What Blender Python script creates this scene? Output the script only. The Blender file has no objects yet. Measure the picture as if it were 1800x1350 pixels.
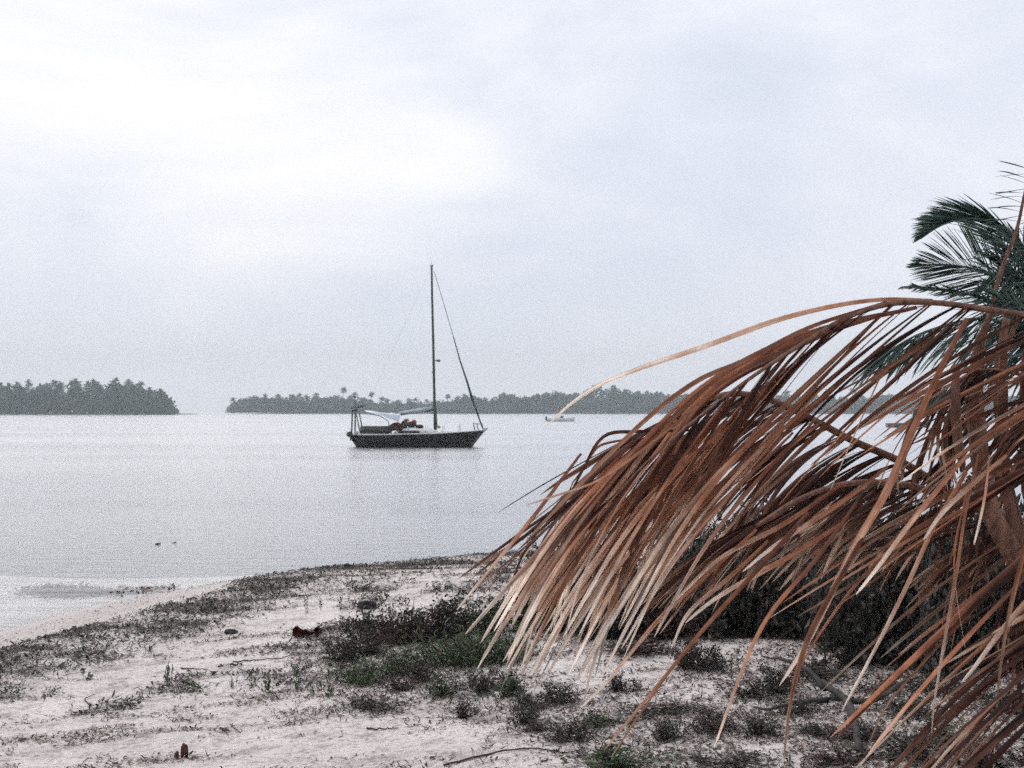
import bpy, math, random
import numpy as np
from mathutils import Vector, noise as mnoise

# ------------------------------------------------------------------ camera, sky, sun, exposure
SC = bpy.context.scene
COL = SC.collection
F = 2500.0                                   # focal length in pixels of the 1800 px wide photograph
PITCH = math.atan(47 / F)
CZ = 2.5                                     # eye height above the water
cam_d = bpy.data.cameras.new('camera')
cam_d.sensor_width = 36; cam_d.lens = 50
cam_d.clip_start = 0.1; cam_d.clip_end = 60000
cam = bpy.data.objects.new('camera', cam_d); COL.objects.link(cam)
cam.location = (0, 0, CZ); cam.rotation_euler = (math.pi / 2 + PITCH, 0, 0)
SC.camera = cam
cam_d.dof.use_dof = True; cam_d.dof.focus_distance = 7.5; cam_d.dof.aperture_fstop = 9

SUN_EL, SUN_AZ = math.radians(60), math.radians(-62)     # azimuth from +Y, negative = to the left
world = bpy.data.worlds.new('World'); SC.world = world; world.use_nodes = True
wn = world.node_tree; wn.nodes.clear()
def N(t, typ, **kw):
    n = t.nodes.new(typ)
    for k, v in kw.items():
        if k.startswith('i_'): n.inputs[k[2:].replace('_', ' ')].default_value = v
        else: setattr(n, k, v)
    return n
def ramp(t, stops, interp='LINEAR'):
    r = t.nodes.new('ShaderNodeValToRGB'); cr = r.color_ramp; cr.interpolation = interp
    while len(cr.elements) < len(stops): cr.elements.new(0.5)
    for e, (p, c) in zip(cr.elements, stops):
        e.position = p; e.color = (*c, 1) if len(c) == 3 else c
    return r
L = wn.links.new
wout = N(wn, 'ShaderNodeOutputWorld'); bg = N(wn, 'ShaderNodeBackground'); bg.inputs['Strength'].default_value = 0.12
sky = N(wn, 'ShaderNodeTexSky', sky_type='NISHITA', sun_disc=False, sun_elevation=SUN_EL, sun_rotation=SUN_AZ)
sky.dust_density = 3
tc = N(wn, 'ShaderNodeTexCoord')
mp = N(wn, 'ShaderNodeMapping'); mp.inputs['Scale'].default_value = (1.0, 1.0, 2.3); mp.inputs['Rotation'].default_value = (0, math.radians(20), 0)
L(tc.outputs['Generated'], mp.inputs['Vector'])
n1 = N(wn, 'ShaderNodeTexNoise'); n1.inputs['Scale'].default_value = 3.6; n1.inputs['Detail'].default_value = 6; n1.inputs['Roughness'].default_value = 0.52; n1.inputs['Distortion'].default_value = 0.5
L(mp.outputs[0], n1.inputs['Vector'])
# brighter veil of cloud round the hidden sun, up and to the left
sd = Vector((-0.36, 0.74, 0.58)).normalized()
dot = N(wn, 'ShaderNodeVectorMath', operation='DOT_PRODUCT'); dot.inputs[1].default_value = sd
L(tc.outputs['Generated'], dot.inputs[0])
mr = N(wn, 'ShaderNodeMapRange'); mr.inputs['From Min'].default_value = 0.78; mr.inputs['From Max'].default_value = 1.0; mr.inputs['To Min'].default_value = -0.13; mr.inputs['To Max'].default_value = 0.33
L(dot.outputs['Value'], mr.inputs['Value'])
ad = N(wn, 'ShaderNodeMath', operation='ADD'); nm = N(wn, 'ShaderNodeMath', operation='MULTIPLY_ADD'); nm.inputs[1].default_value = 1.25; nm.inputs[2].default_value = -0.13; L(n1.outputs['Fac'], nm.inputs[0]); L(nm.outputs[0], ad.inputs[0]); L(mr.outputs[0], ad.inputs[1])
cr = ramp(wn, [(0.30, (0.59, 0.63, 0.72)), (0.46, (0.665, 0.69, 0.77)), (0.60, (0.755, 0.77, 0.82)), (0.84, (0.90, 0.88, 0.88))])
L(ad.outputs[0], cr.inputs['Fac'])
# pale band low over the sea
sep = N(wn, 'ShaderNodeSeparateXYZ'); L(tc.outputs['Generated'], sep.inputs[0])
hz = N(wn, 'ShaderNodeMapRange'); hz.inputs['From Min'].default_value = 0.0; hz.inputs['From Max'].default_value = 0.13; hz.inputs['To Min'].default_value = 0.75; hz.inputs['To Max'].default_value = 0.0
L(sep.outputs['Z'], hz.inputs['Value'])
hm = N(wn, 'ShaderNodeMix', data_type='RGBA'); L(hz.outputs[0], hm.inputs[0]); L(cr.outputs[0], hm.inputs[6]); hm.inputs[7].default_value = (0.73, 0.735, 0.79, 1)
sc_ = N(wn, 'ShaderNodeVectorMath', operation='SCALE'); sc_.inputs['Scale'].default_value = 9.3
L(hm.outputs[2], sc_.inputs[0])
cm = N(wn, 'ShaderNodeMix', data_type='RGBA'); cm.inputs[0].default_value = 0.97
L(sky.outputs[0], cm.inputs[6]); L(sc_.outputs[0], cm.inputs[7])
L(cm.outputs[2], bg.inputs['Color']); L(bg.outputs[0], wout.inputs[0])

sun_d = bpy.data.lights.new('sun', 'SUN'); sun_d.energy = 1.5; sun_d.angle = math.radians(26); sun_d.color = (1, 0.94, 0.87)
sun = bpy.data.objects.new('sun', sun_d); COL.objects.link(sun)
sv = Vector((math.sin(SUN_AZ) * math.cos(SUN_EL), math.cos(SUN_AZ) * math.cos(SUN_EL), math.sin(SUN_EL)))
sun.rotation_euler = sv.to_track_quat('Z', 'Y').to_euler()
SC.view_settings.view_transform = 'Standard'; SC.view_settings.look = 'None'
SC.view_settings.exposure = 0.22; SC.view_settings.gamma = 1; SC.view_settings.use_curve_mapping = False
SC.cycles.use_denoising = False; SC.cycles.use_adaptive_sampling = True; SC.cycles.adaptive_threshold = 0.06; SC.cycles.adaptive_min_samples = 20; SC.cycles.max_bounces = 8; SC.cycles.transparent_max_bounces = 12; SC.cycles.volume_bounces = 0
SC.cycles.diffuse_bounces = 3; SC.cycles.glossy_bounces = 3
SC.cycles.caustics_reflective = False; SC.cycles.caustics_refractive = False

# ------------------------------------------------------------------ helpers
rng = np.random.default_rng(11)
cp, sp = math.cos(PITCH), math.sin(PITCH)
def ray(px, py):
    a, b = (px - 900) / F, (675 - py) / F
    d = Vector((a, cp - b * sp, sp + b * cp)); return d / d.y
def at(px, py, D):                           # the point the photograph shows at (px, py), D metres ahead
    return Vector((0, 0, CZ)) + ray(px, py) * D

class MB:
    def __init__(s): s.v = []; s.f = []; s.c = []; s.n = 0
    def add(s, v, f, c=None):
        v = np.asarray(v, float).reshape(-1, 3); f = np.asarray(f, int)
        if c is None: c = np.zeros((len(v), 3))
        c = np.asarray(c, float)
        if c.ndim == 1: c = np.tile(c, (len(v), 1))
        s.v.append(v); s.c.append(c); s.f.append(f + s.n); s.n += len(v)
    def build(s, name, mat, parent=None, smooth=False, loc=(0, 0, 0)):
        v = np.concatenate(s.v); c = np.concatenate(s.c)
        me = bpy.data.meshes.new(name)
        tot = []; idx = []
        for f in s.f:
            tot.append(np.full(len(f), f.shape[1])); idx.append(f.ravel())
        tot = np.concatenate(tot); idx = np.concatenate(idx)
        me.vertices.add(len(v)); me.vertices.foreach_set('co', v.ravel().astype(np.float32))
        me.loops.add(len(idx)); me.loops.foreach_set('vertex_index', idx.astype(np.int32))
        me.polygons.add(len(tot)); st = np.concatenate([[0], np.cumsum(tot)[:-1]])
        me.polygons.foreach_set('loop_start', st.astype(np.int32))
        me.update(calc_edges=True); me.validate()
        if len(me.vertices) == len(v):
            a = me.color_attributes.new('Col', 'FLOAT_COLOR', 'POINT')
            a.data.foreach_set('color', np.concatenate([c, np.ones((len(c), 1))], 1).ravel().astype(np.float32))
        if smooth: me.polygons.foreach_set('use_smooth', np.ones(len(me.polygons), bool))
        me.materials.append(mat)
        o = bpy.data.objects.new(name, me); COL.objects.link(o); o.parent = parent; o.location = loc
        return o
    def box(s, a, b, c=None):
        x0, y0, z0 = a; x1, y1, z1 = b
        v = [(x0, y0, z0), (x1, y0, z0), (x1, y1, z0), (x0, y1, z0), (x0, y0, z1), (x1, y0, z1), (x1, y1, z1), (x0, y1, z1)]
        s.add(v, [(0, 3, 2, 1), (4, 5, 6, 7), (0, 1, 5, 4), (1, 2, 6, 5), (2, 3, 7, 6), (3, 0, 4, 7)], c)
    def tube(s, pts, rad, n=8, c=None, squash=1.0):
        P = np.array([tuple(p) for p in pts], float); k = len(P)
        R = np.full(k, rad, float) if np.isscalar(rad) else np.asarray(rad, float)
        T = np.gradient(P, axis=0); T /= np.linalg.norm(T, axis=1)[:, None] + 1e-9
        up = np.array([0, 0, 1.0]) if abs(T[:, 2]).mean() < 0.8 else np.array([0, 1.0, 0])
        A = np.cross(T, up); A /= np.linalg.norm(A, axis=1)[:, None] + 1e-9
        B = np.cross(A, T)
        th = np.linspace(0, 2 * math.pi, n, endpoint=False)
        v = P[:, None] + R[:, None, None] * (np.cos(th)[None, :, None] * A[:, None] + squash * np.sin(th)[None, :, None] * B[:, None])
        f = [(i * n + j, i * n + (j + 1) % n, (i + 1) * n + (j + 1) % n, (i + 1) * n + j) for i in range(k - 1) for j in range(n)]
        base = s.n
        s.add(v.reshape(-1, 3), f, c)
        cc = None if c is None else (np.asarray(c) if np.asarray(c).ndim == 1 else np.asarray(c)[0])
        s.add([P[0], P[-1]] , np.zeros((0, 4), int), cc)
        e = base + k * n
        caps = [(e, (j + 1) % n + base, j + base) for j in range(n)] + [(e + 1, base + (k - 1) * n + j, base + (k - 1) * n + (j + 1) % n) for j in range(n)]
        s.f.append(np.array(caps, int))
    def loft(s, rings, c=None, cap=True):
        k, n = len(rings), len(rings[0]); base = s.n
        f = [(i * n + j, i * n + (j + 1) % n, (i + 1) * n + (j + 1) % n, (i + 1) * n + j) for i in range(k - 1) for j in range(n)]
        s.add(np.array(rings, float).reshape(-1, 3), f, c)
        if cap:
            s.f.append(np.array([[base + j for j in range(n)][::-1]])); s.f.append(np.array([[base + (k - 1) * n + j for j in range(n)]]))

def tag(o, label=None, cat=None, group=None, kind=None):
    if label: o['label'] = label
    if cat: o['category'] = cat
    if group: o['group'] = group
    if kind: o['kind'] = kind
    return o
def empty(name, loc=(0, 0, 0), rz=0):
    o = bpy.data.objects.new(name, None); COL.objects.link(o); o.location = loc; o.rotation_euler = (0, 0, rz); o.empty_display_size = 0.2
    return o
def children(o): return [c for c in COL.objects if c.parent == o]
def copy_tree(o, parent=None, kids=None):
    c = o.copy(); COL.objects.link(c); c.parent = parent
    for ch in children(o): copy_tree(ch, c)
    return c

# ------------------------------------------------------------------ materials
def mat(name, rough=0.8, color=None, spec=0.3, metal=0.0):
    m = bpy.data.materials.new(name); m.use_nodes = True
    b = m.node_tree.nodes['Principled BSDF']
    b.inputs['Roughness'].default_value = rough; b.inputs['Specular IOR Level'].default_value = spec; b.inputs['Metallic'].default_value = metal
    if color: b.inputs['Base Color'].default_value = (*color, 1)
    return m, m.node_tree, b
def noisy(name, c0, c1, scale, rough=0.8, bump=0.0, stretch=(1, 1, 1), spec=0.3, coord='Object', detail=6, metal=0):
    m, t, b = mat(name, rough, None, spec, metal)
    tcn = N(t, 'ShaderNodeTexCoord'); mpn = N(t, 'ShaderNodeMapping'); mpn.inputs['Scale'].default_value = stretch
    t.links.new(tcn.outputs[coord], mpn.inputs[0])
    n = N(t, 'ShaderNodeTexNoise'); n.inputs['Scale'].default_value = scale; n.inputs['Detail'].default_value = detail; n.inputs['Roughness'].default_value = 0.6
    t.links.new(mpn.outputs[0], n.inputs['Vector'])
    r = ramp(t, [(0.3, c0), (0.7, c1)]); t.links.new(n.outputs['Fac'], r.inputs[0]); t.links.new(r.outputs[0], b.inputs['Base Color'])
    if bump:
        bp = N(t, 'ShaderNodeBump'); bp.inputs['Strength'].default_value = 1; bp.inputs['Distance'].default_value = bump
        t.links.new(n.outputs['Fac'], bp.inputs['Height']); t.links.new(bp.outputs[0], b.inputs['Normal'])
    return m
def leafmat(name, stops, var=0.45, trans=0.2, rough=0.65, spec=0.3, streak=0):
    """colour along the leaf from attribute red, light and dark individuals from attribute green"""
    m, t, b = mat(name, rough, None, spec)
    at_ = N(t, 'ShaderNodeAttribute', attribute_name='Col'); se = N(t, 'ShaderNodeSeparateColor'); t.links.new(at_.outputs['Color'], se.inputs[0])
    add = N(t, 'ShaderNodeMath', operation='ADD'); t.links.new(se.outputs['Red'], add.inputs[0])
    sc = N(t, 'ShaderNodeMath', operation='MULTIPLY_ADD'); sc.inputs[1].default_value = 0.42; sc.inputs[2].default_value = -0.2
    t.links.new(se.outputs['Green'], sc.inputs[0]); t.links.new(sc.outputs[0], add.inputs[1])
    tcn = N(t, 'ShaderNodeTexCoord'); n = N(t, 'ShaderNodeTexNoise'); n.inputs['Scale'].default_value = 14; n.inputs['Detail'].default_value = 5
    t.links.new(tcn.outputs['Object'], n.inputs['Vector'])
    ad2 = N(t, 'ShaderNodeMath', operation='MULTIPLY_ADD'); ad2.inputs[1].default_value = 0.5; ad2.inputs[2].default_value = -0.25
    t.links.new(n.outputs['Fac'], ad2.inputs[0])
    ad3 = N(t, 'ShaderNodeMath', operation='ADD'); t.links.new(add.outputs[0], ad3.inputs[0]); t.links.new(ad2.outputs[0], ad3.inputs[1])
    r = ramp(t, stops); t.links.new(ad3.outputs[0], r.inputs[0])
    hsv = N(t, 'ShaderNodeHueSaturation'); t.links.new(r.outputs[0], hsv.inputs['Color'])
    vm = N(t, 'ShaderNodeMapRange'); vm.inputs['To Min'].default_value = 1 - var; vm.inputs['To Max'].default_value = 1 + var
    t.links.new(se.outputs['Blue'], vm.inputs['Value']); t.links.new(vm.outputs[0], hsv.inputs['Value'])
    t.links.new(hsv.outputs[0], b.inputs['Base Color'])
    n2 = N(t, 'ShaderNodeTexNoise'); n2.inputs['Scale'].default_value = 1; n2.inputs['Detail'].default_value = 4
    cx_ = N(t, 'ShaderNodeVectorMath', operation='MULTIPLY'); cx_.inputs[1].default_value = (6, 90, 16); t.links.new(at_.outputs['Color'], cx_.inputs[0]); t.links.new(cx_.outputs[0], n2.inputs['Vector'])
    st2 = N(t, 'ShaderNodeMapRange'); st2.inputs['From Min'].default_value = 0.35; st2.inputs['From Max'].default_value = 0.65; st2.inputs['To Min'].default_value = 1 - streak; st2.inputs['To Max'].default_value = 1 + streak * .6; t.links.new(n2.outputs['Fac'], st2.inputs['Value'])
    vv = N(t, 'ShaderNodeMath', operation='MULTIPLY'); t.links.new(vm.outputs[0], vv.inputs[0]); t.links.new(st2.outputs[0], vv.inputs[1]); t.links.new(vv.outputs[0], hsv.inputs['Value'])
    bp = N(t, 'ShaderNodeBump'); bp.inputs['Strength'].default_value = 0.5; bp.inputs['Distance'].default_value = 0.004
    t.links.new(n2.outputs['Fac'], bp.inputs['Height']); t.links.new(bp.outputs[0], b.inputs['Normal'])
    if trans:
        tr = N(t, 'ShaderNodeBsdfTranslucent'); t.links.new(hsv.outputs[0], tr.inputs[0])
        mx = N(t, 'ShaderNodeMixShader'); mx.inputs[0].default_value = trans
        out = t.nodes['Material Output']
        t.links.new(b.outputs[0], mx.inputs[1]); t.links.new(tr.outputs[0], mx.inputs[2]); t.links.new(mx.outputs[0], out.inputs[0])
    return m

M = {}
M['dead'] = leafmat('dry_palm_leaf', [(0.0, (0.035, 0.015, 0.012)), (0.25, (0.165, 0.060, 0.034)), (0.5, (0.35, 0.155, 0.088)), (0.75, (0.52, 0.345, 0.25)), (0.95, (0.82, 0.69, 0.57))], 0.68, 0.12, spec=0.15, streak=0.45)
M['dead_dark'] = leafmat('dark_dry_palm_leaf', [(0.0, (0.02, 0.010, 0.009)), (0.5, (0.085, 0.034, 0.024)), (0.8, (0.27, 0.14, 0.09)), (1.0, (0.5, 0.36, 0.26))], 0.4, 0.08, spec=0.15, streak=0.45)  # darker brown version of the dry leaf, for the back and low right fronds
M['rachis'] = noisy('dry_palm_stalk', (0.05, 0.022, 0.017), (0.23, 0.115, 0.075), 22, 0.75, 0.006, (1.6, 1.6, 0.25))
M['green'] = leafmat('green_palm_leaf', [(0.0, (0.008, 0.02, 0.016)), (0.6, (0.036, 0.075, 0.058)), (1.0, (0.10, 0.15, 0.10))], 0.4, 0.12, 0.45, 0.4)
M['shrub'] = leafmat('shrub_leaf', [(0.0, (0.02, 0.024, 0.022)), (0.6, (0.052, 0.056, 0.046)), (1.0, (0.12, 0.09, 0.072))], 0.5, 0.1)
M['herb'] = leafmat('herb_leaf', [(0.0, (0.016, 0.026, 0.014)), (0.6, (0.055, 0.09, 0.04)), (1.0, (0.11, 0.16, 0.07))], 0.5, 0.15)
M['brownbush'] = leafmat('dry_shrub_leaf', [(0.0, (0.018, 0.012, 0.012)), (0.6, (0.052, 0.034, 0.03)), (1.0, (0.12, 0.075, 0.06))], 0.5, 0.1)
M['twig'] = noisy('twig', (0.03, 0.022, 0.02), (0.09, 0.065, 0.055), 30, 0.85)
M['bark'] = noisy('palm_bark', (0.06, 0.04, 0.035), (0.19, 0.13, 0.10), 12, 0.9, 0.02, (1, 1, 4))
M['litter'] = leafmat('beach_litter', [(0.0, (0.018, 0.016, 0.016)), (0.5, (0.06, 0.045, 0.04)), (0.85, (0.15, 0.10, 0.085)), (1.0, (0.3, 0.22, 0.18))], 0.4, 0.0)
M['weed'] = leafmat('dried_seaweed', [(0.0, (0.012, 0.013, 0.015)), (0.6, (0.04, 0.034, 0.032)), (1.0, (0.12, 0.085, 0.07))], 0.4, 0.0)
M['wood'] = noisy('driftwood', (0.012, 0.011, 0.012), (0.06, 0.053, 0.052), 10, 0.8, 0.01, (1, 1, 1))
M['husk'] = noisy('husk', (0.03, 0.012, 0.01), (0.14, 0.05, 0.035), 25, 0.9, 0.01)
M['forest'] = leafmat('far_foliage', [(0.0, (0.014, 0.034, 0.025)), (0.6, (0.036, 0.076, 0.054)), (1.0, (0.08, 0.12, 0.075))], 0.5, 0)
M['farbark'] = noisy('far_bark', (0.10, 0.09, 0.08), (0.2, 0.18, 0.16), 1, 0.9)
M['hull'] = noisy('hull_paint', (0.007, 0.007, 0.010), (0.02, 0.016, 0.02), 0.8, 0.45, 0, (1, 1, 4))
M['antifoul'] = mat('antifouling_paint', 0.6, (0.02, 0.03, 0.04))[0]
M['white'] = noisy('white_paint', (0.62, 0.62, 0.62), (0.78, 0.78, 0.77), 2, 0.5)
M['teak'] = noisy('teak', (0.30, 0.27, 0.24), (0.45, 0.41, 0.37), 3, 0.7, 0, (1, 8, 1))
M['glass'] = mat('dark_glass', 0.15, (0.01, 0.012, 0.015), 0.6)[0]
M['mast'] = noisy('mast_paint', (0.02, 0.026, 0.026), (0.075, 0.085, 0.08), 2, 0.5)
M['steel'] = mat('dull_steel', 0.4, (0.14, 0.15, 0.17), 0.5, 0.4)[0]
M['wire'] = mat('rigging_wire', 0.5, (0.12, 0.12, 0.13))[0]
M['sailcover'] = noisy('sail_cover', (0.025, 0.05, 0.055), (0.06, 0.09, 0.095), 2, 0.9)
M['cloth'] = noisy('white_canvas', (0.62, 0.66, 0.74), (0.85, 0.87, 0.92), 1.5, 0.9)
M['greycloth'] = noisy('pale_grey_canvas', (0.30, 0.34, 0.36), (0.46, 0.50, 0.52), 1.5, 0.9)
M['darkcloth'] = noisy('dark_canvas', (0.035, 0.035, 0.03), (0.13, 0.12, 0.10), 6, 0.9)
M['brownbag'] = noisy('brown_canvas', (0.05, 0.02, 0.018), (0.13, 0.06, 0.05), 4, 0.9)
M['orange'] = noisy('orange_plastic', (0.28, 0.12, 0.03), (0.42, 0.2, 0.06), 4, 0.6)
M['red'] = noisy('red_plastic', (0.16, 0.035, 0.03), (0.25, 0.06, 0.05), 4, 0.5)
M['skiff'] = noisy('skiff_paint', (0.07, 0.09, 0.10), (0.12, 0.14, 0.15), 2, 0.6)

# ------------------------------------------------------------------ the lie of the beach
SHORE = np.array([(-400, -260), (-90, -90), (-30, -25), (-13, -5), (-7, 3), (-5.2, 8), (-4.25, 11.8), (-4.04, 12.6), (-3.78, 13.5), (-3.55, 14.8), (-3.35, 15.8),
                  (-3.15, 16.9), (-2.8, 17.7), (-2.19, 18.25), (-1.5, 18.8), (-0.16, 20.0), (1.68, 21), (3.4, 21.5), (7.9, 22.2), (25, 24), (60, 14), (150, -46), (400, -266)], float)   # crest of the beach ridge
def sdist(X, Y):
    X = np.asarray(X, float); Y = np.asarray(Y, float)
    best = np.full(X.shape, 1e18)
    for a, b in zip(SHORE[:-1], SHORE[1:]):
        e = b - a; ll = (e ** 2).sum()
        t = np.clip(((X - a[0]) * e[0] + (Y - a[1]) * e[1]) / ll, 0, 1)
        dd = (X - a[0] - t * e[0]) ** 2 + (Y - a[1] - t * e[1]) ** 2
        best = np.minimum(best, dd)
    ys = np.interp(X, SHORE[:, 0], SHORE[:, 1])
    return np.sqrt(best) * np.where(Y < ys, 1, -1)
def sst(x, a, b):
    t = np.clip((np.asarray(x, float) - a) / (b - a), 0, 1); return t * t * (3 - 2 * t)
def wav(X, Y, s, seed):
    r = np.random.default_rng(seed); z = 0
    for k in range(7):
        a = r.uniform(0, math.pi); w = s * r.uniform(0.6, 1.8); p = r.uniform(0, 6.28)
        z = z + np.sin((X * math.cos(a) + Y * math.sin(a)) * w + p)
    return z / 7
def height(X, Y):
    X = np.asarray(X, float); Y = np.asarray(Y, float)
    d = sdist(X, Y)
    land = 0.5 + 0.42 * sst(d, -0.5, 8.5)
    near = sst(d, -0.3, 1.5)
    land = land + near * (0.045 * wav(X, Y, 1.1, 3) + 0.022 * wav(X, Y, 4.5, 4)) + sst(d, -0.4, 0.4) * 0.012 * wav(X, Y, 7, 8)
    slope = 0.5 * (1 - np.clip(-d / 2.4, 0, 1)) ** 0.85 + 0.42 * sst(d, -0.5, 8.5)
    e = d + 2.4
    sea = -0.02 - 0.16 * sst(-e, 0, 3.0) - 0.05 * wav(X, Y, 0.9, 5) * sst(-e, 1.5, 5) - 1.3 * sst(Y - 0.05 * X + 1.6 * wav(X, Y, 0.45, 41), 23.6, 26.4) * sst(-e, 0.3, 3.5) - 3.0 * sst(-e, 14, 60) - 3 * sst(-e, 60, 500)
    return np.where(d > 0, land, np.where(e > 0, slope, sea))
def h1(x, y): return float(height(np.array([x]), np.array([y]))[0])
def gp(px, py):                              # where the ray through a pixel meets the sand
    r = ray(px, py); D = (CZ - 0.8) / max(1e-4, -r.z)
    for _ in range(30):
        p = Vector((0, 0, CZ)) + r * D
        D += (p.z - h1(p.x, p.y)) / max(0.05, -r.z) * 0.6
    p = Vector((0, 0, CZ)) + r * D
    return Vector((p.x, p.y, h1(p.x, p.y)))

def axis(a, b, st, far, grow=1.35):
    mid = list(np.arange(a, b + st / 2, st)); s = st; lo = [a]; hi = [mid[-1]]
    while lo[-1] > -far: s *= grow; lo.append(lo[-1] - s)
    s = st
    while hi[-1] < far: s *= grow; hi.append(hi[-1] + s)
    return np.array(lo[:0:-1] + mid + hi[1:])
gx = axis(-9, 14, 0.07, 20000); gy = axis(4, 32, 0.07, 20000)
GX, GY = np.meshgrid(gx, gy); GZ = height(GX, GY)
nx, ny = len(gx), len(gy)
ii, jj = np.meshgrid(np.arange(nx - 1), np.arange(ny - 1))
q = (jj * nx + ii).ravel()
gm = MB(); gm.add(np.stack([GX.ravel(), GY.ravel(), GZ.ravel()], 1), np.stack([q, q + 1, q + nx + 1, q + nx], 1))
# sand: pale, slightly pink, damp and darker by the water's edge, finer dark crumbs
sm, st, sb = mat('sand', 0.9, None, 0.15)
geo = N(st, 'ShaderNodeNewGeometry'); sx = N(st, 'ShaderNodeSeparateXYZ'); st.links.new(geo.outputs['Position'], sx.inputs[0])
def snoise(scale, detail=6, rough=0.6, stretch=(1, 1, 1)):
    mp_ = N(st, 'ShaderNodeMapping'); mp_.inputs['Scale'].default_value = stretch; st.links.new(geo.outputs['Position'], mp_.inputs[0])
    n = N(st, 'ShaderNodeTexNoise'); n.inputs['Scale'].default_value = scale; n.inputs['Detail'].default_value = detail; n.inputs['Roughness'].default_value = rough
    st.links.new(mp_.outputs[0], n.inputs['Vector']); return n
na = snoise(1.3); nb = snoise(26, 8, 0.7); nc = snoise(4.5, 8, 0.72)
ra = ramp(st, [(0.3, (0.63, 0.57, 0.545)), (0.7, (0.77, 0.71, 0.68))]); st.links.new(na.outputs['Fac'], ra.inputs[0])
rb = ramp(st, [(0.36, (0.35, 0.33, 0.33)), (0.50, (1, 1, 1)), (0.75, (1.0, 1.0, 1.0))]); st.links.new(nb.outputs['Fac'], rb.inputs[0])
m1 = N(st, 'ShaderNodeMix', data_type='RGBA', blend_type='MULTIPLY'); m1.inputs[0].default_value = 0.75; st.links.new(ra.outputs[0], m1.inputs[6]); st.links.new(rb.outputs[0], m1.inputs[7])
rc = ramp(st, [(0.50, (1, 1, 1)), (0.64, (0.30, 0.27, 0.26))]); st.links.new(nc.outputs['Fac'], rc.inputs[0])
m2 = N(st, 'ShaderNodeMix', data_type='RGBA', blend_type='MULTIPLY'); m2.inputs[0].default_value = 0.6; st.links.new(m1.outputs[2], m2.inputs[6]); st.links.new(rc.outputs[0], m2.inputs[7])
wetf = N(st, 'ShaderNodeMapRange'); wetf.inputs['From Min'].default_value = 0.40; wetf.inputs['From Max'].default_value = 0.5; st.links.new(sx.outputs['Z'], wetf.inputs['Value'])
wet = N(st, 'ShaderNodeMix', data_type='RGBA'); st.links.new(wetf.outputs[0], wet.inputs[0]); rw = ramp(st, [(0.35, (0.47, 0.42, 0.40)), (0.65, (0.62, 0.56, 0.54))]); st.links.new(nc.outputs['Fac'], rw.inputs[0]); st.links.new(rw.outputs[0], wet.inputs[6]); st.links.new(m2.outputs[2], wet.inputs[7])
seaf = N(st, 'ShaderNodeMapRange'); seaf.inputs['From Min'].default_value = -1.2; seaf.inputs['From Max'].default_value = -0.25; st.links.new(sx.outputs['Z'], seaf.inputs['Value'])
seac = N(st, 'ShaderNodeMix', data_type='RGBA'); st.links.new(seaf.outputs[0], seac.inputs[0]); seac.inputs[6].default_value = (0.36, 0.38, 0.40, 1); st.links.new(wet.outputs[2], seac.inputs[7])  # bed colour greys with depth, standing in for light the water absorbs
bedf = N(st, 'ShaderNodeMapRange'); bedf.inputs['From Min'].default_value = -0.05; bedf.inputs['From Max'].default_value = 0.0; bedf.inputs['To Min'].default_value = 1; bedf.inputs['To Max'].default_value = 0; st.links.new(sx.outputs['Z'], bedf.inputs['Value'])
bedc = N(st, 'ShaderNodeMix', data_type='RGBA'); st.links.new(bedf.outputs[0], bedc.inputs[0]); st.links.new(wet.outputs[2], bedc.inputs[6]); bedc.inputs[7].default_value = (0.86, 0.83, 0.81, 1); st.links.new(bedc.outputs[2], seac.inputs[7]); st.links.new(seac.outputs[2], sb.inputs['Base Color'])
rgh = N(st, 'ShaderNodeMapRange'); rgh.inputs['From Min'].default_value = 0.02; rgh.inputs['From Max'].default_value = 0.3; rgh.inputs['To Min'].default_value = 0.35; rgh.inputs['To Max'].default_value = 0.95; st.links.new(sx.outputs['Z'], rgh.inputs['Value']); st.links.new(rgh.outputs[0], sb.inputs['Roughness'])
bp1 = N(st, 'ShaderNodeBump'); bp1.inputs['Strength'].default_value = 1; bp1.inputs['Distance'].default_value = 0.05; st.links.new(nc.outputs['Fac'], bp1.inputs['Height'])
bp2 = N(st, 'ShaderNodeBump'); bp2.inputs['Strength'].default_value = 0.8; bp2.inputs['Distance'].default_value = 0.015; st.links.new(nb.outputs['Fac'], bp2.inputs['Height']); st.links.new(bp1.outputs[0], bp2.inputs['Normal'])
st.links.new(bp2.outputs[0], sb.inputs['Normal'])
tag(gm.build('ground', sm, smooth=True), 'pale pinkish beach sand sloping under the lagoon', kind='structure')

# water: a film that mirrors the sky at a low angle and shows the sand bed when you look down
wm = bpy.data.materials.new('lagoon_water'); wm.use_nodes = True; wt = wm.node_tree; wt.nodes.clear()
wo = N(wt, 'ShaderNodeOutputMaterial'); gl = N(wt, 'ShaderNodeBsdfGlossy'); gl.inputs['Roughness'].default_value = 0.16; gl.inputs['Color'].default_value = (0.91, 0.91, 0.915, 1)
tr = N(wt, 'ShaderNodeBsdfTransparent'); tr.inputs['Color'].default_value = (0.97, 0.975, 0.98, 1)
fr = N(wt, 'ShaderNodeFresnel'); fr.inputs['IOR'].default_value = 1.34
g2 = N(wt, 'ShaderNodeNewGeometry'); mpw = N(wt, 'ShaderNodeMapping'); mpw.inputs['Scale'].default_value = (0.6, 1.5, 1); wt.links.new(g2.outputs['Position'], mpw.inputs[0])
w1 = N(wt, 'ShaderNodeTexNoise'); w1.inputs['Scale'].default_value = 1.6; w1.inputs['Detail'].default_value = 5; w1.inputs['Roughness'].default_value = 0.6; wt.links.new(mpw.outputs[0], w1.inputs['Vector'])
w2 = N(wt, 'ShaderNodeTexNoise'); w2.inputs['Scale'].default_value = 0.035; w2.inputs['Detail'].default_value = 4; 
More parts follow.
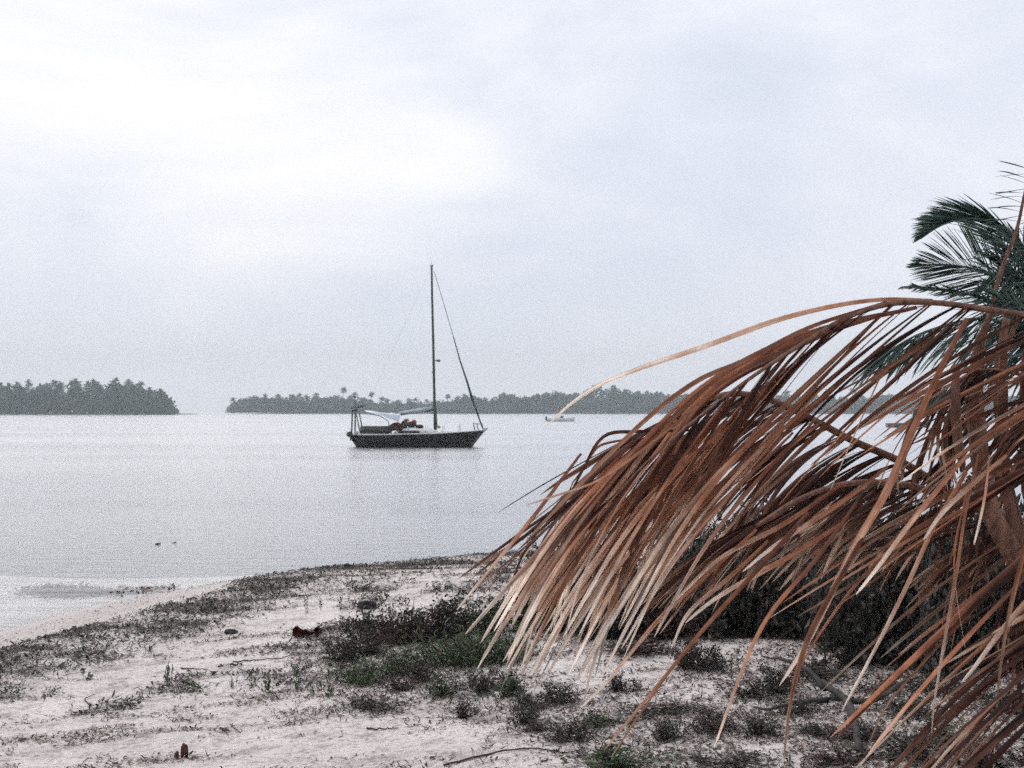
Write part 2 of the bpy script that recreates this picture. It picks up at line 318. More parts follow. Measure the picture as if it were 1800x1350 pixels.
mpw2 = N(wt, 'ShaderNodeMapping'); mpw2.inputs['Scale'].default_value = (0.25, 1.6, 1); wt.links.new(g2.outputs['Position'], mpw2.inputs[0]); wt.links.new(mpw2.outputs[0], w2.inputs['Vector'])
wb = N(wt, 'ShaderNodeBump'); wb.inputs['Strength'].default_value = 0.6; wb.inputs['Distance'].default_value = 0.16; wt.links.new(w1.outputs['Fac'], wb.inputs['Height'])
wr = N(wt, 'ShaderNodeMapRange'); wr.inputs['From Min'].default_value = 0.35; wr.inputs['From Max'].default_value = 0.65; wr.inputs['To Min'].default_value = 0.16; wr.inputs['To Max'].default_value = 0.22
wt.links.new(w2.outputs['Fac'], wr.inputs['Value']); wt.links.new(wr.outputs[0], gl.inputs['Roughness'])
wt.links.new(wb.outputs[0], gl.inputs['Normal'])
mxw = N(wt, 'ShaderNodeMixShader'); wt.links.new(fr.outputs[0], mxw.inputs[0]); wt.links.new(tr.outputs[0], mxw.inputs[1]); wt.links.new(gl.outputs[0], mxw.inputs[2]); wt.links.new(mxw.outputs[0], wo.inputs[0])
wmB = MB(); wx = axis(-40, 40, 2, 20000); wy = axis(0, 100, 2, 20000)
WX, WY = np.meshgrid(wx, wy); a_, b_ = np.meshgrid(np.arange(len(wx) - 1), np.arange(len(wy) - 1)); qq = (b_ * len(wx) + a_).ravel()
wmB.add(np.stack([WX.ravel(), WY.ravel(), 0 * WX.ravel()], 1), np.stack([qq, qq + 1, qq + len(wx) + 1, qq + len(wx)], 1))
tag(wmB.build('water', wm, smooth=True), 'calm grey lagoon water', kind='structure')

# ------------------------------------------------------------------ palm leaflets and fronds
def ns(v): return v / (np.linalg.norm(v, axis=-1, keepdims=True) + 1e-9)
RIB = np.random.default_rng(2)
def strip(mb, P, w, col, twist=None, roll=0.0, fold=0.35):
    """one leaflet: centre line P (n,3), half width w (n), folded along its midrib"""
    T = ns(np.gradient(P, axis=0)); ref = np.array([0.15, -0.35, 1.0])
    A = ns(np.cross(T, ref)); B = np.cross(A, T)
    th = roll + (0 if twist is None else twist * np.linspace(0, 1, len(P)))
    th = np.broadcast_to(th, (len(P),))[:, None]
    S = A * np.cos(th) + B * np.sin(th); Nn = -A * np.sin(th) + B * np.cos(th)
    w = w[:, None]
    v = np.stack([P - S * w - Nn * w * fold, P, P + S * w - Nn * w * fold], 1).reshape(-1, 3)
    n = len(P); i = np.arange(n - 1) * 3
    f = np.concatenate([np.stack([i, i + 1, i + 4, i + 3], 1), np.stack([i + 1, i + 2, i + 5, i + 4], 1)])
    cc = np.repeat(col, 3, 0).reshape(-1, 3, 3); e_ = RIB.uniform(-0.22, 0.22, 3); cc[:, 0, 2] += e_[0]; cc[:, 1, 2] += e_[1]; cc[:, 2, 2] += e_[2]; mb.add(v, f, np.clip(cc, -.2, 1.6).reshape(-1, 3))
def wprof(u, wmax):
    q = np.clip(u / 0.6, 0, 1); return wmax * (0.28 + 0.72 * q * q * (3 - 2 * q)) * np.clip(1 - u, 0, 1) ** 0.36 + 0.0008
def leaflet(mb, B, d0, d1, Ln, wmax, r, c0=0.1, c1=1.0, n=14, bend=None, roll=0.0, power=1.0, g=None, cpow=1.0):
    u = np.linspace(0, 1, n)
    D = ns(np.array(d0)[None] * (1 - u[:, None] ** power) + np.array(d1)[None] * u[:, None] ** power)
    if bend is not None:                     # a broken leaf tip that hangs down
        k, dv = bend; D[int(k * n):] = ns(0.35 * D[int(k * n):] + 0.65 * np.array(dv))
    P = np.array(B)[None] + np.concatenate([[np.zeros(3)], np.cumsum((D[1:] + D[:-1]) / 2 * Ln / (n - 1), 0)])
    P = P + (np.sin(u * r.uniform(3, 7) + r.uniform(0, 6)) * u * r.uniform(0, 0.02))[:, None] * np.array([0.4, 1, 0.5])
    g = r.uniform() if g is None else g
    col = np.stack([c0 + (c1 - c0) * u ** cpow, np.full(n, g), np.full(n, r.uniform())], 1)
    strip(mb, P, wprof(u, wmax), col, r.normal(0, 0.7), roll + r.normal(0, 0.7), r.uniform(0.2, 0.9))
def spline(ctrl, n):
    C = np.array([tuple(c) for c in ctrl], float); k = len(C)
    d = np.concatenate([[0], np.cumsum(np.linalg.norm(np.diff(C, axis=0), axis=1))]); t = np.linspace(0, d[-1], n)
    m = np.gradient(C, d, axis=0)
    i = np.clip(np.searchsorted(d, t, 'right') - 1, 0, k - 2); hh = d[i + 1] - d[i]; s = ((t - d[i]) / hh)[:, None]; hh = hh[:, None]
    return (2 * s ** 3 - 3 * s ** 2 + 1) * C[i] + (s ** 3 - 2 * s ** 2 + s) * hh * m[i] + (-2 * s ** 3 + 3 * s ** 2) * C[i + 1] + (s ** 3 - s ** 2) * hh * m[i + 1]
def ang(deg, dy):                            # direction to the left and down by deg, drifting dy in depth
    a = math.radians(deg); return np.array([-math.cos(a), dy, -math.sin(a)])
def explicit(mb, path, w, r, c0, c1, n=26, roll=0.0, g=0.5):
    Q_ = spline([at(*p) for p in path], n); sm = 0.0 if g == 0.75 else 0.45; P = (1 - sm) * Q_ + sm * spline([at(*path[0]), at(*path[len(path) // 2]), at(*path[-1])], n); u = np.linspace(0, 1, n)
    col = np.stack([c0 * .8 + (c1 - c0 * .8) * u ** 1.5, np.full(n, g), np.full(n, r.uniform(0.3, 0.9))], 1)
    w = w * 0.68; prof = w * np.minimum(1, 0.45 + 1.2 * u) * np.clip(1 - u, 0, 1) ** 0.36 + 0.0008
    strip(mb, P, prof, col, r.normal(0, 0.25), roll, 0.25)

def dead_frond(tree, ctrl, count, a0, a1, length, wmax, seed, label, matl, rad=(0.018, 0.004), extra=(), c0=0.05, c1=1.0, spread=0.22, jitter=5, srange=(0, 1), power=1.0, dz=0.0, lonely=0.0, clump=4):
    r = np.random.default_rng(seed)
    R = spline([at(*p) for p in ctrl], 60)
    base = Vector(R[0])
    root = MB(); root.tube(R, np.linspace(rad[0], rad[1], 60), 8, None, 0.7)
    fr_ = root.build('frond', M['rachis'], tree); tag(fr_, label)
    lf = MB()
    T = ns(np.gradient(R, axis=0))
    cl = np.random.default_rng(seed + 900)
    for k in range(count):
        if k % clump == 0: cs, cj, cy = cl.uniform(-0.3, 0.3), cl.normal(0, 1, 2), cl.uniform(0.5, 1.4)
        s = srange[0] + (srange[1] - srange[0]) * ((k // clump) * clump + clump * (0.5 + cs) + (k % clump - clump / 2) * 0.30) / count
        s = min(max(s, 0.0), 0.995)
        x = s * 59; i = int(x); B = R[i] * (1 - (x - i)) + R[min(i + 1, 59)] * (x - i)
        for side in (-1, 1):
            if r.uniform() < (lonely if np.isscalar(lonely) else np.interp(s, [q_[0] for q_ in lonely], [q_[1] for q_ in lonely])): continue
            dy = side * spread * cy * r.uniform(0.75, 1.25)
            A0 = np.interp(s, [q_[0] for q_ in a0], [q_[1] for q_ in a0]) + jitter * (cj[0] * .9 + r.normal(0, .4))
            A1 = np.interp(s, [q_[0] for q_ in a1], [q_[1] for q_ in a1]) + jitter * (cj[1] * 1.1 + r.normal(0, .55))
            Ln = np.interp(s, [q_[0] for q_ in length], [q_[1] for q_ in length]) * r.uniform(0.72, 1.12)
            bend = (r.uniform(0.55, 0.9), (-0.15, 0, -1)) if r.uniform() < 0.10 else None
            leaflet(lf, B + np.array([0, side * 0.01, 0]), ang(A0, dy), ang(A1, dy * 0.6), Ln, wmax * r.uniform(0.5, 1.15), r, c0 + r.uniform(-0.1, 0.1), (c1 if np.isscalar(c1) else np.interp(s, [q_[0] for q_ in c1], [q_[1] for q_ in c1])) + r.normal(0, 0.12), 16, bend, 0.0, power, None, 1.5)
    for e in extra: explicit(lf, e[0], e[1], r, e[2], e[3], 30, e[5], e[6])
    lf.build('leaflets', matl, fr_)
    return fr_

# ---- the dry palm in front: its trunk stands just beyond the right edge, its dead fronds arch into view
dp = empty('dry_coconut_palm', (at(2010, 700, 5.6).x, 5.6, h1(at(2010, 700, 5.6).x, 5.6)))
tag(dp, 'dry coconut palm at the right edge whose large red-brown dead fronds droop over the sand', 'palm tree')
bx = dp.location.copy()
class _T:                                    # parent with offset undone
    pass
def under(o, parent):
    o.parent = parent; o.location = (-parent.location.x, -parent.location.y, -parent.location.z); return o
tb = MB(); tb.tube([bx + Vector((0, 0, -0.1)), bx + Vector((0.02, 0, 0.6)), bx + Vector((-0.02, 0, 1.3)), bx + Vector((-0.05, 0, 2.2))], [0.2, 0.15, 0.14, 0.12], 14)
under(tb.build('trunk', M['bark'], None, True), dp)
def df(*a, **k):
    f = dead_frond(None, *a, **k); under(f, dp); return f
# the big arch
X1 = [
 ([(1640, 528, 4.75), (1560, 526, 4.7), (1400, 553, 4.6), (1230, 612, 4.5), (1100, 657, 4.45), (1040, 684, 4.4), (1000, 712, 4.4), (958, 752, 4.4)], 0.015, 0.5, 0.95, 60, 1.2, 0.75),
 ([(1560, 530, 4.7), (1430, 565, 4.6), (1300, 640, 4.5), (1240, 660, 4.5), (1180, 700, 4.45), (1080, 790, 4.4), (990, 880, 4.4), (925, 950, 4.35)], 0.016, 0.3, 0.6, 30, 0.6, 0.6),
 ([(1380, 600, 4.6), (1250, 680, 4.5), (1130, 780, 4.4), (1040, 850, 4.35), (985, 868, 4.3), (925, 888, 4.3)], 0.008, 0.3, 0.7, 30, 1.0, 0.5),
 ([(1230, 755, 4.6), (1110, 757, 4.5), (1078, 755, 4.5), (1067, 758, 4.5), (1047, 784, 4.5), (1037, 812, 4.5), (1010, 860, 4.5), (985, 900, 4.5)], 0.009, 0.2, 0.35, 40, 0.9, 0.3),
 ([(1120, 770, 4.5), (1075, 778, 4.5), (1052, 785, 4.5), (1040, 800, 4.5), (1020, 835, 4.5)], 0.006, 0.2, 0.5, 30, 0.9, 0.3),
]
for k, (x1, y1) in enumerate([(803, 1072), (817, 1116), (851, 1156), (884, 1163), (889, 1180), (912, 1182), (925, 1190), (938, 1176), (960, 1192), (975, 1160), (1000, 1182), (1017, 1190), (1032, 1150),
                             (1060, 1185), (1078, 1088), (1092, 1140), (1110, 1090), (1132, 1060), (1150, 1120), (990, 1120), (950, 1130), (905, 1120), (868, 1110), (845, 1130)]):
    f_ = 0.45 if k > 1 else 0.85; v_ = 1 + 0.12 * math.sin(k * 2.3)
    X1.append(([(x1 + (300 + 20 * (k < 2)) * v_, y1 - 380, 4.5), (x1 + 190 * v_ * (1 + .15 * (k < 2)), y1 - 275, 4.42), (x1 + 90 * v_ * (1 + .4 * (k < 2)), y1 - 150, 4.34), (x1 + 36 * v_ * (1 + .4 * (k < 2)), y1 - 62, 4.3), (x1, y1, 4.28)], 0.0105 + 0.0035 * (k % 3), 0.25, 1.0 + 0.1 * (k % 2), 20, 0.4 + 0.5 * (k % 3), 0.55 + .1 * (k % 3)))
    if k < 2: X1[-1] = (X1[-1][0][1:],) + X1[-1][1:]
for i in range(0, 15, 2):
    e_ = [0.9, 1.15, 1.0, 1.3, 0.8][i % 5]; z_ = 4.45 + 0.03 * (i % 6)
    X1.append(([(1640 - 14 * i, 534 + 3 * i, z_ + .25), (1500 - 8 * i, 550 + 5 * i, z_ + .2), (1380 - 6 * i, 590 + 5 * i, z_ + .15), (1260 - 4 * i, 660 + 6 * i, z_ + .1), (1160 + 3 * i, 742 + 8 * i, z_), (1085 + 6 * i * e_, 820 + 11 * i, z_ - .05), (1085 + 6 * i - 85 * e_, 820 + 12 * i + 105 * e_, z_ - .1)], 0.012 + 0.004 * (i % 3), 0.12 + 0.05 * (i % 4), 0.55 + 0.1 * (i % 4), 20, 0.4 * (i % 4), 0.35 + .1 * (i % 4)))
df([(2080, 640, 4.95), (1950, 585, 4.9), (1850, 562, 4.85), (1740, 545, 4.8), (1640, 532, 4.75), (1560, 535, 4.7), (1480, 562, 4.65), (1410, 605, 4.6), (1340, 650, 4.55), (1265, 705, 4.5), (1190, 765, 4.45), (1120, 830, 4.4), (1075, 880, 4.38)],
   96, [(0, 16), (0.30, 28), (0.5, 41), (0.7, 48), (1, 50)], [(0, 32), (0.3, 41), (0.5, 53), (0.7, 64), (1, 74)], [(0, 0.8), (0.3, 0.95), (0.5, 1.12), (0.6, 1.12), (0.8, 0.98), (1, 0.66)], 0.0102, 5,
   'topmost dead frond, arching from the right edge to a fringe of pale straw tips over the shrubs', M['dead'], (0.02, 0.005), X1, jitter=4, c0=0.1, c1=[(0, 0.5), (0.4, 0.65), (0.62, 1.0), (1, 1.2)], lonely=[(0, 0.5), (0.35, 0.5), (0.55, 0.4), (0.63, 0.12)], clump=3)
# long loose leaves that hang in front of the scrub
X2 = [
 ([(1700, 560, 4.5), (1655, 640, 4.4), (1605, 755, 4.35), (1560, 870, 4.3), (1500, 965, 4.25), (1462, 1050, 4.2), (1425, 1130, 4.2), (1370, 1205, 4.2)], 0.02, 0.25, 0.95, 0, 0.3, 0.5),
 ([(1540, 900, 4.3), (1480, 1010, 4.2), (1420, 1120, 4.15), (1395, 1210, 4.1), (1383, 1280, 4.1), (1378, 1340, 4.1)], 0.014, 0.2, 0.8, 0, 0.2, 0.4),
 ([(1520, 860, 4.3), (1440, 980, 4.2), (1340, 1090, 4.1), (1300, 1190, 4.1), (1275, 1260, 4.1), (1255, 1315, 4.1)], 0.011, 0.1, 0.95, 0, 0.2, 0.4),
 ([(1420, 900, 4.3), (1330, 1000, 4.2), (1230, 1110, 4.1), (1160, 1200, 4.1), (1110, 1260, 4.1), (1062, 1318, 4.1)], 0.010, 0.15, 0.75, 0, 0.4, 0.5),
 ([(1400, 930, 4.3), (1300, 1040, 4.2), (1200, 1150, 4.1), (1130, 1245, 4.1), (1075, 1330, 4.1)], 0.007, 0.15, 0.65, 0, 0.4, 0.5),
 ([(1700, 830, 4.2), (1650, 900, 4.15), (1590, 1040, 4.1), (1530, 1160, 4.05), (1480, 1250, 4.0)], 0.013, 0.35, 1.0, 0, 0.8, 0.8),
 ([(1720, 800, 4.2), (1695, 900, 4.15), (1685, 990, 4.1), (1655, 1160, 4.05), (1640, 1240, 4.05), (1638, 1290, 4.05)], 0.009, 0.4, 1.0, 0, 0.5, 0.6),
 ([(1700, 860, 4.2), (1672, 980, 4.1), (1684, 1060, 4.1), (1697, 1142, 4.1)], 0.006, 0.35, 0.85, 0, 0.5, 0.6),
 ([(1700, 800, 4.2), (1590, 930, 4.1), (1545, 995, 4.1), (1505, 1045, 4.1)], 0.014, 0.4, 1.05, 0, 0.9, 0.6),
 ([(1770, 800, 4.2), (1690, 870, 4.1), (1650, 910, 4.1), (1623, 950, 4.1)], 0.013, 0.5, 1.05, 0, 0.9, 0.6),
 ([(1740, 800, 4.2), (1735, 860, 4.1), (1722, 920, 4.1), (1712, 958, 4.1)], 0.010, 0.5, 1.05, 0, 0.9, 0.6),
 ([(1900, 960, 4.0), (1820, 1040, 4.0), (1760, 1110, 4.0), (1700, 1190, 4.0), (1690, 1200, 4.0)], 0.014, 0.45, 1.0, 0, 0.8, 0.6),
 ([(1900, 720, 4.0), (1815, 880, 4.0), (1785, 1010, 4.0), (1760, 1170, 4.0), (1750, 1280, 4.0), (1746, 1370, 4.0)], 0.014, 0.2, 0.9, 0, 0.5, 0.6),
 ([(1850, 780, 4.6), (1720, 850, 4.6), (1600, 945, 4.6), (1530, 1000, 4.6), (1440, 1110, 4.6), (1395, 1190, 4.6)], 0.009, 0.1, 0.5, 0, 0.4, 0.6),
 ([(1560, 820, 4.6), (1500, 870, 4.6), (1430, 915, 4.6), (1355, 960, 4.6), (1305, 1005, 4.6)], 0.014, 0.3, 1.05, 0, 0.8, 0.6),
 ([(1480, 850, 4.6), (1380, 930, 4.6), (1260, 985, 4.6), (1180, 1062, 4.6)], 0.015, 0.3, 1.05, 0, 0.8, 0.6),
 ([(1480, 920, 4.6), (1400, 975, 4.6), (1330, 1010, 4.6), (1240, 1060, 4.6), (1205, 1095, 4.6)], 0.015, 0.3, 1.05, 0, 0.8, 0.6),
 ([(1350, 950, 4.6), (1275, 1030, 4.6), (1205, 1085, 4.6), (1180, 1140, 4.6), (1090, 1140, 4.6)][:4], 0.012, 0.4, 1.05, 0, 0.8, 0.6),
 ([(1330, 930, 4.6), (1240, 1010, 4.6), (1160, 1080, 4.6), (1115, 1140, 4.6), (1070, 1200, 4.6), (1020, 1245, 4.6)], 0.012, 0.4, 1.0, 0, 0.7, 0.6),
]
df([(2150, 560, 4.7), (2060, 600, 4.6), (1990, 680, 4.5), (1950, 790, 4.4), (1930, 900, 4.3), (1925, 1000, 4.2)],
   13, [(0, 14), (1, 34)], [(0, 34), (1, 52)], [(0, 1.2), (0.5, 1.2), (1, 0.9)], 0.0115, 21,
   'dead frond hanging at the right edge with long single leaves reaching down to the sand', M['dead'], (0.02, 0.008), X2, c0=0.0, c1=0.75, jitter=6)
df([(2160, 900, 4.2), (2060, 960, 4.1), (1990, 1060, 4.0), (1930, 1200, 3.9), (1900, 1330, 3.8)],
   19, [(0, 18), (1, 34)], [(0, 40), (1, 52)], [(0, 1.0), (0.5, 0.95), (1, 0.7)], 0.0105, 25,
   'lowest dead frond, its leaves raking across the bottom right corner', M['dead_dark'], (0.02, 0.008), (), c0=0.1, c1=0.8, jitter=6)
# fallen fronds behind the arch
df([(1860, 960, 6.2), (1760, 905, 6.1), (1655, 856, 6.0), (1590, 815, 5.9), (1500, 775, 5.8), (1420, 733, 5.7), (1350, 702, 5.6), (1290, 692, 5.5), (1220, 712, 5.4), (1150, 760, 5.3), (1090, 820, 5.2)],
   92, [(0, 20), (0.4, 24), (0.7, 32), (1, 45)], [(0, 50), (0.5, 52), (1, 66)], [(0, 0.45), (0.4, 0.7), (0.7, 0.85), (1, 0.75)], 0.012, 31,
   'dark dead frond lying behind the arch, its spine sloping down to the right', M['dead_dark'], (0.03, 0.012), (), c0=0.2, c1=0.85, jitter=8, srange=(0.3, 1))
df([(1820, 960, 5.8), (1740, 905, 5.7), (1650, 868, 5.6), (1570, 850, 5.5), (1480, 852, 5.4), (1400, 880, 5.3), (1330, 925, 5.2)],
   60, [(0, 8), (0.5, 18), (1, 30)], [(0, 40), (0.5, 48), (1, 60)], [(0, 0.5), (0.5, 0.6), (1, 0.6)], 0.012, 35,
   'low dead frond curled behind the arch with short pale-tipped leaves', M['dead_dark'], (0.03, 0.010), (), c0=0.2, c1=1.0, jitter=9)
df([(2000, 760, 5.4), (1900, 700, 5.3), (1800, 660, 5.2), (1720, 650, 5.1), (1650, 670, 5.0)],
   26, [(0, 20), (1, 45)], [(0, 60), (1, 75)], [(0, 0.6), (1, 0.45)], 0.013, 39,
   'short dead frond crossing in front of the brown leaf stalks', M['dead_dark'], (0.016, 0.005), (), c0=0.1, c1=0.9, jitter=12)
df([(1770, 560, 5.6), (1752, 660, 5.6), (1760, 780, 5.6), (1790, 900, 5.6), (1830, 1040, 5.6)],
   26, [(0, 45), (1, 60)], [(0, 78), (1, 84)], [(0, 0.7), (1, 0.55)], 0.0115, 43,
   'dry frond hanging straight down among the brown leaf stalks', M['dead_dark'], (0.016, 0.006), (), c0=0.1, c1=0.8, jitter=12)
# dry leaf stalks at the right
pt = MB(); 
pt.tube([at(1745, 545, 5.0), at(1722, 600, 5.1), at(1712, 700, 5.2), at(1722, 800, 5.2), at(1740, 900, 5.2), at(1800, 1010, 5.3)], [0.007, 0.02, 0.034, 0.036, 0.038, 0.04], 10, None, 0.7)
under(tag(pt.build('leaf_stalk', M['rachis'], None, True), 'broad red-brown leaf stalk standing upright left of the others'), dp)
pt = MB(); pt.tube([at(1680, 640, 5.0), at(1680, 730, 5.0), at(1684, 780, 5.0), at(1692, 818, 5.0), at(1690, 830, 5.0)], [0.012, 0.02, 0.018, 0.012, 0.006], 8, None, 0.4)
under(tag(pt.build('leaf_stalk', M['rachis'], None, True), 'narrow kinked leaf stalk ending in a point'), dp)
for k, (x, w) in enumerate([(1762, 0.022), (1806, 0.035)]):
    pt = MB(); pt.tube([at(x + 30, 556, 5.1), at(x + 2, 620, 5.2), at(x, 720, 5.3), at(x + 5, 860, 5.35), at(x + 45, 1010, 5.4), at(1960, 1200, 5.5)], [w * .25, w * .7, w, w, w * 1.1, w * 1.2], 10, None, 0.5)
    under(pt.build('leaf_stalk', M['rachis'], None, True), dp)

# ---- the green palm behind
gpx = at(1835, 480, 15.0)
gt = empty('green_coconut_palm', (gpx.x, 15.0, h1(gpx.x, 15.0)))
tag(gt, 'young coconut palm with dark green fronds standing behind the dry fronds at the right', 'palm tree')
tb = MB(); g0 = gt.location
cw = Vector((gpx.x, 15, at(1835, 520, 15).z))
tb.tube([g0 + Vector((0.1, 0, -0.2)), g0 + Vector((0.12, 0, 0.6)), g0.lerp(cw, 0.5) + Vector((0.1, 0, 0)), cw], [0.24, 0.16, 0.14, 0.13], 14)
under(tb.build('trunk', M['bark'], None, True), gt)
def green_frond(ctrl, count, dirs, length, w, seed, label, srange=(0.0, 1), rad=(0.022, 0.005), rmat='green', c0=0.0, c1=0.8, jit=0.12):
    """dirs: (s, (x, z)) pairs: which way the leaflets point on screen plane, per side"""
    r = np.random.default_rng(seed); R = spline([at(*p) for p in ctrl], 50)
    root = MB(); root.tube(R, np.linspace(rad[0], rad[1], 50), 7, np.array([0.5, 0.5, 0.5]))
    fo = root.build('frond', M[rmat], None); tag(fo, label); under(fo, gt)
    lf = MB()
    for side, dd in dirs:
        for k in range(count):
            s = min(srange[0] + (srange[1] - srange[0]) * (k + r.uniform(-0.3, 0.3)) / count, 0.99); s = max(s, 0)
            x = s * 49; i = int(x); B = R[i] * (1 - (x - i)) + R[min(i + 1, 49)] * (x - i)
            dx = np.interp(s, [a[0] for a in dd], [a[1] for a in dd]); dz = np.interp(s, [a[0] for a in dd], [a[2] for a in dd])
            d0 = ns(np.array([dx, side * 0.3, dz]) + r.normal(0, jit, 3)); d1 = ns(d0 + np.array([-0.05, 0, -0.22]))
            Ln = np.interp(s, [q_[0] for q_ in length], [q_[1] for q_ in length]) * r.uniform(0.85, 1.1)
            leaflet(lf, B, d0, d1, Ln, w, r, c0, c1, 9)
    lf.build('leaflets', M['green'], fo)
LEN = [(0, 0.75), (0.3, 0.78), (0.6, 0.6), (0.85, 0.3), (1, 0.08)]
green_frond([(1840, 500, 15), (1790, 432, 14.9), (1760, 400, 14.8), (1725, 386, 14.7), (1690, 386, 14.6), (1655, 396, 14.5), (1618, 420, 14.4)], 120,
   [(-1, [(0, -0.6, 0.8), (0.3, -0.75, 0.62), (0.6, -0.92, 0.32), (1, -0.95, -0.25)]), (1, [(0, -0.7, 0.72), (0.3, -0.8, 0.5), (0.6, -0.95, 0.18), (1, -0.92, -0.4)])], LEN, 0.011, 51, 'uppermost left green frond, curling over at its tip', jit=0.05)
green_frond([(1845, 560, 15), (1790, 505, 14.9), (1750, 485, 14.8), (1710, 472, 14.7), (1670, 466, 14.6), (1640, 465, 14.5), (1607, 470, 14.4)], 110,
   [(-1, [(0, 0.1, 0.9), (0.35, -0.2, 0.97), (0.6, -0.65, 0.75), (0.8, -0.9, 0.35), (1, -0.95, 0.1)]), (1, [(0, -0.8, -0.25), (0.5, -0.95, -0.12), (1, -0.95, 0.1)])], [(0, 0.6), (0.5, 0.66), (0.75, 0.42), (1, 0.07)], 0.0105, 52, 'middle left green frond with a fan of upright leaflets', jit=0.05)
green_frond([(1850, 590, 15), (1790, 548, 14.9), (1740, 528, 14.8), (1690, 514, 14.7), (1640, 506, 14.6), (1588, 504, 14.5)], 60,
   [(-1, [(0, -0.3, 0.6), (0.5, -0.8, 0.3), (1, -0.9, 0.1)]), (1, [(0, -0.9, -0.2), (1, -0.95, -0.12)])], [(0, 0.35), (0.5, 0.3), (1, 0.08)], 0.011, 53, 'lowest green frond above the brown arch, sparse and ragged')
green_frond([(1850, 560, 14.6), (1790, 570, 14.2), (1720, 560, 13.8), (1650, 575, 13.5), (1590, 600, 13.2), (1540, 635, 13.0)], 90,
   [(-1, [(0, -0.8, -0.5), (1, -0.75, -0.6)]), (1, [(0, -0.6, -0.7), (1, -0.6, -0.8)])], [(0, 0.7), (0.5, 0.7), (1, 0.35)], 0.014, 54, 'green frond drooping behind the brown arch')
green_frond([(1850, 600, 14.6), (1800, 620, 14.2), (1740, 640, 13.8), (1680, 670, 13.5), (1620, 700, 13.3)], 40,
   [(-1, [(0, -0.8, -0.5), (1, -0.6, -0.6)]), (1, [(0, -0.5, -0.8), (1, -0.5, -0.9)])], [(0, 0.7), (0.5, 0.55), (1, 0.3)], 0.014, 55, 'lowest green frond, hanging against the dry stalks')
green_frond([(1700, 760, 13.6), (1728, 600, 13.7), (1742, 540, 13.8), (1762, 470, 13.8), (1788, 400, 13.8), (1800, 345, 13.8), (1812, 290, 13.8)], 34,
   [(-1, [(0, -0.9, 0.0), (0.75, -0.98, -0.02), (1, -0.95, 0.2)]), (1, [(0, 0.9, 0.1), (1, 0.9, 0.25)])], [(0, 0.2), (0.3, 0.2), (0.6, 0.55), (1, 0.35)], 0.008, 56, 'brown-stalked frond rising up the right edge with thin level leaflets', srange=(0.42, 1), rad=(0.04, 0.010), rmat='rachis')
for k, (x, y, dx) in enumerate([(1770, 470, -0.5), (1790, 500, -0.3), (1800, 440, -0.2), (1805, 550, -0.4), (1850, 420, 0.4), (1780, 530, -0.6)]):
    green_frond([(1850, 540, 15.2), (x + 20, y + 25, 15.0 - .2 * k), (x, y, 14.8 - .2 * k), (x - 30 if dx < 0 else x + 60, y + 20, 14.6 - .2 * k)], 42,
       [(-1, [(0, dx, 0.9), (1, dx - .4, 0.5)]), (1, [(0, dx, -0.9), (1, dx - .3, -0.6)])], [(0, 0.5), (1, 0.35)], 0.018, 60 + k, None)

# ------------------------------------------------------------------ shrubs and seedlings
def shrub_mesh(name, w, h, stems, leaves, leaf, mleaf, seed, upright=0.5, asym=0.0, tlow=0.3, thin=0.24, rise=0.8):
    """one low shrub: branching stems with leaves set along them, its own base at the origin"""
    r = np.random.default_rng(seed); root = empty(name)
    st_ = MB(); lf = MB(); tips = []; p1, p2 = r.uniform(0, 6.28, 2)
    for k in range(stems):
        a = r.uniform(0, 2 * math.pi); lobe = 1 + 0.35 * math.sin(2 * a + p1) + 0.25 * math.sin(5 * a + p2)
        q0 = math.sqrt(r.uniform()); rr = w / 2 * q0 * lobe
        hh = h * r.uniform(0.35, 1.0) * (1 - 0.5 * q0 ** 2) * (1 + 0.25 * math.sin(3 * a + p2))
        b = np.array([math.cos(a), math.sin(a), 0]) * rr * (1 - upright) * r.uniform(0.4, 0.95); e = np.array([math.cos(a) * rr, math.sin(a) * rr, hh]) + np.array([r.normal(0, .12), r.normal(0, .12), 0]) * w
        mid = b * 0.5 + e * 0.5 + r.normal(0, 0.07 * h, 3); mid[2] = hh * 0.45
        P = spline([b - np.array([0, 0, 0.02]), mid, e], 7); st_.tube(P, np.linspace(0.006, 0.002, 7) * max(0.6, h * 1.5), 4); tips.append(P)
        for q_ in range(2):
            i = r.integers(1, 6); d = ns(r.normal(0, 1, 3) + np.array([0, 0, 0.8])); E = P[i] + d * h * r.uniform(0.15, 0.4)
            Q = spline([P[i], (P[i] + E) / 2 + r.normal(0, 0.01, 3), E], 5); st_.tube(Q, np.linspace(0.003, 0.0015, 5) * max(0.6, h * 1.5), 3); tips.append(Q)
    n = leaves
    idx = r.integers(0, len(tips), n); t = r.uniform(tlow, 1.0, n)
    P = np.array([tips[i][min(int(tt * (len(tips[i]) - 1)), len(tips[i]) - 1)] for i, tt in zip(idx, t)]) + r.normal(0, leaf * 0.55, (n, 3))
    P[:, 2] = np.maximum(P[:, 2], 0.01)
    d = ns(r.normal(0, 0.8, (n, 3)) + np.array([0, 0, rise])); sd_ = ns(np.cross(d, r.normal(0, 1, (n, 3)))); ll = leaf * r.uniform(0.6, 1.3, n)[:, None]
    cup = np.cross(d, sd_) * ll * 0.12
    v = np.stack([P, P + d * ll * 0.5 + sd_ * ll * thin + cup, P + d * ll, P + d * ll * 0.5 - sd_ * ll * thin + cup], 1)
    c = np.stack([r.uniform(0, 1, n), r.uniform(0, 1, n), r.uniform(0, 1, n)], 1)
    lf.add(v.reshape(-1, 3), np.arange(n * 4).reshape(-1, 4), np.repeat(c, 4, 0))
    st_.build('stems', M['twig'], root); lf.build('foliage', M[mleaf], root)
    root['_w'] = w; root['_h'] = h
    return root
protos = {}; MATS = []
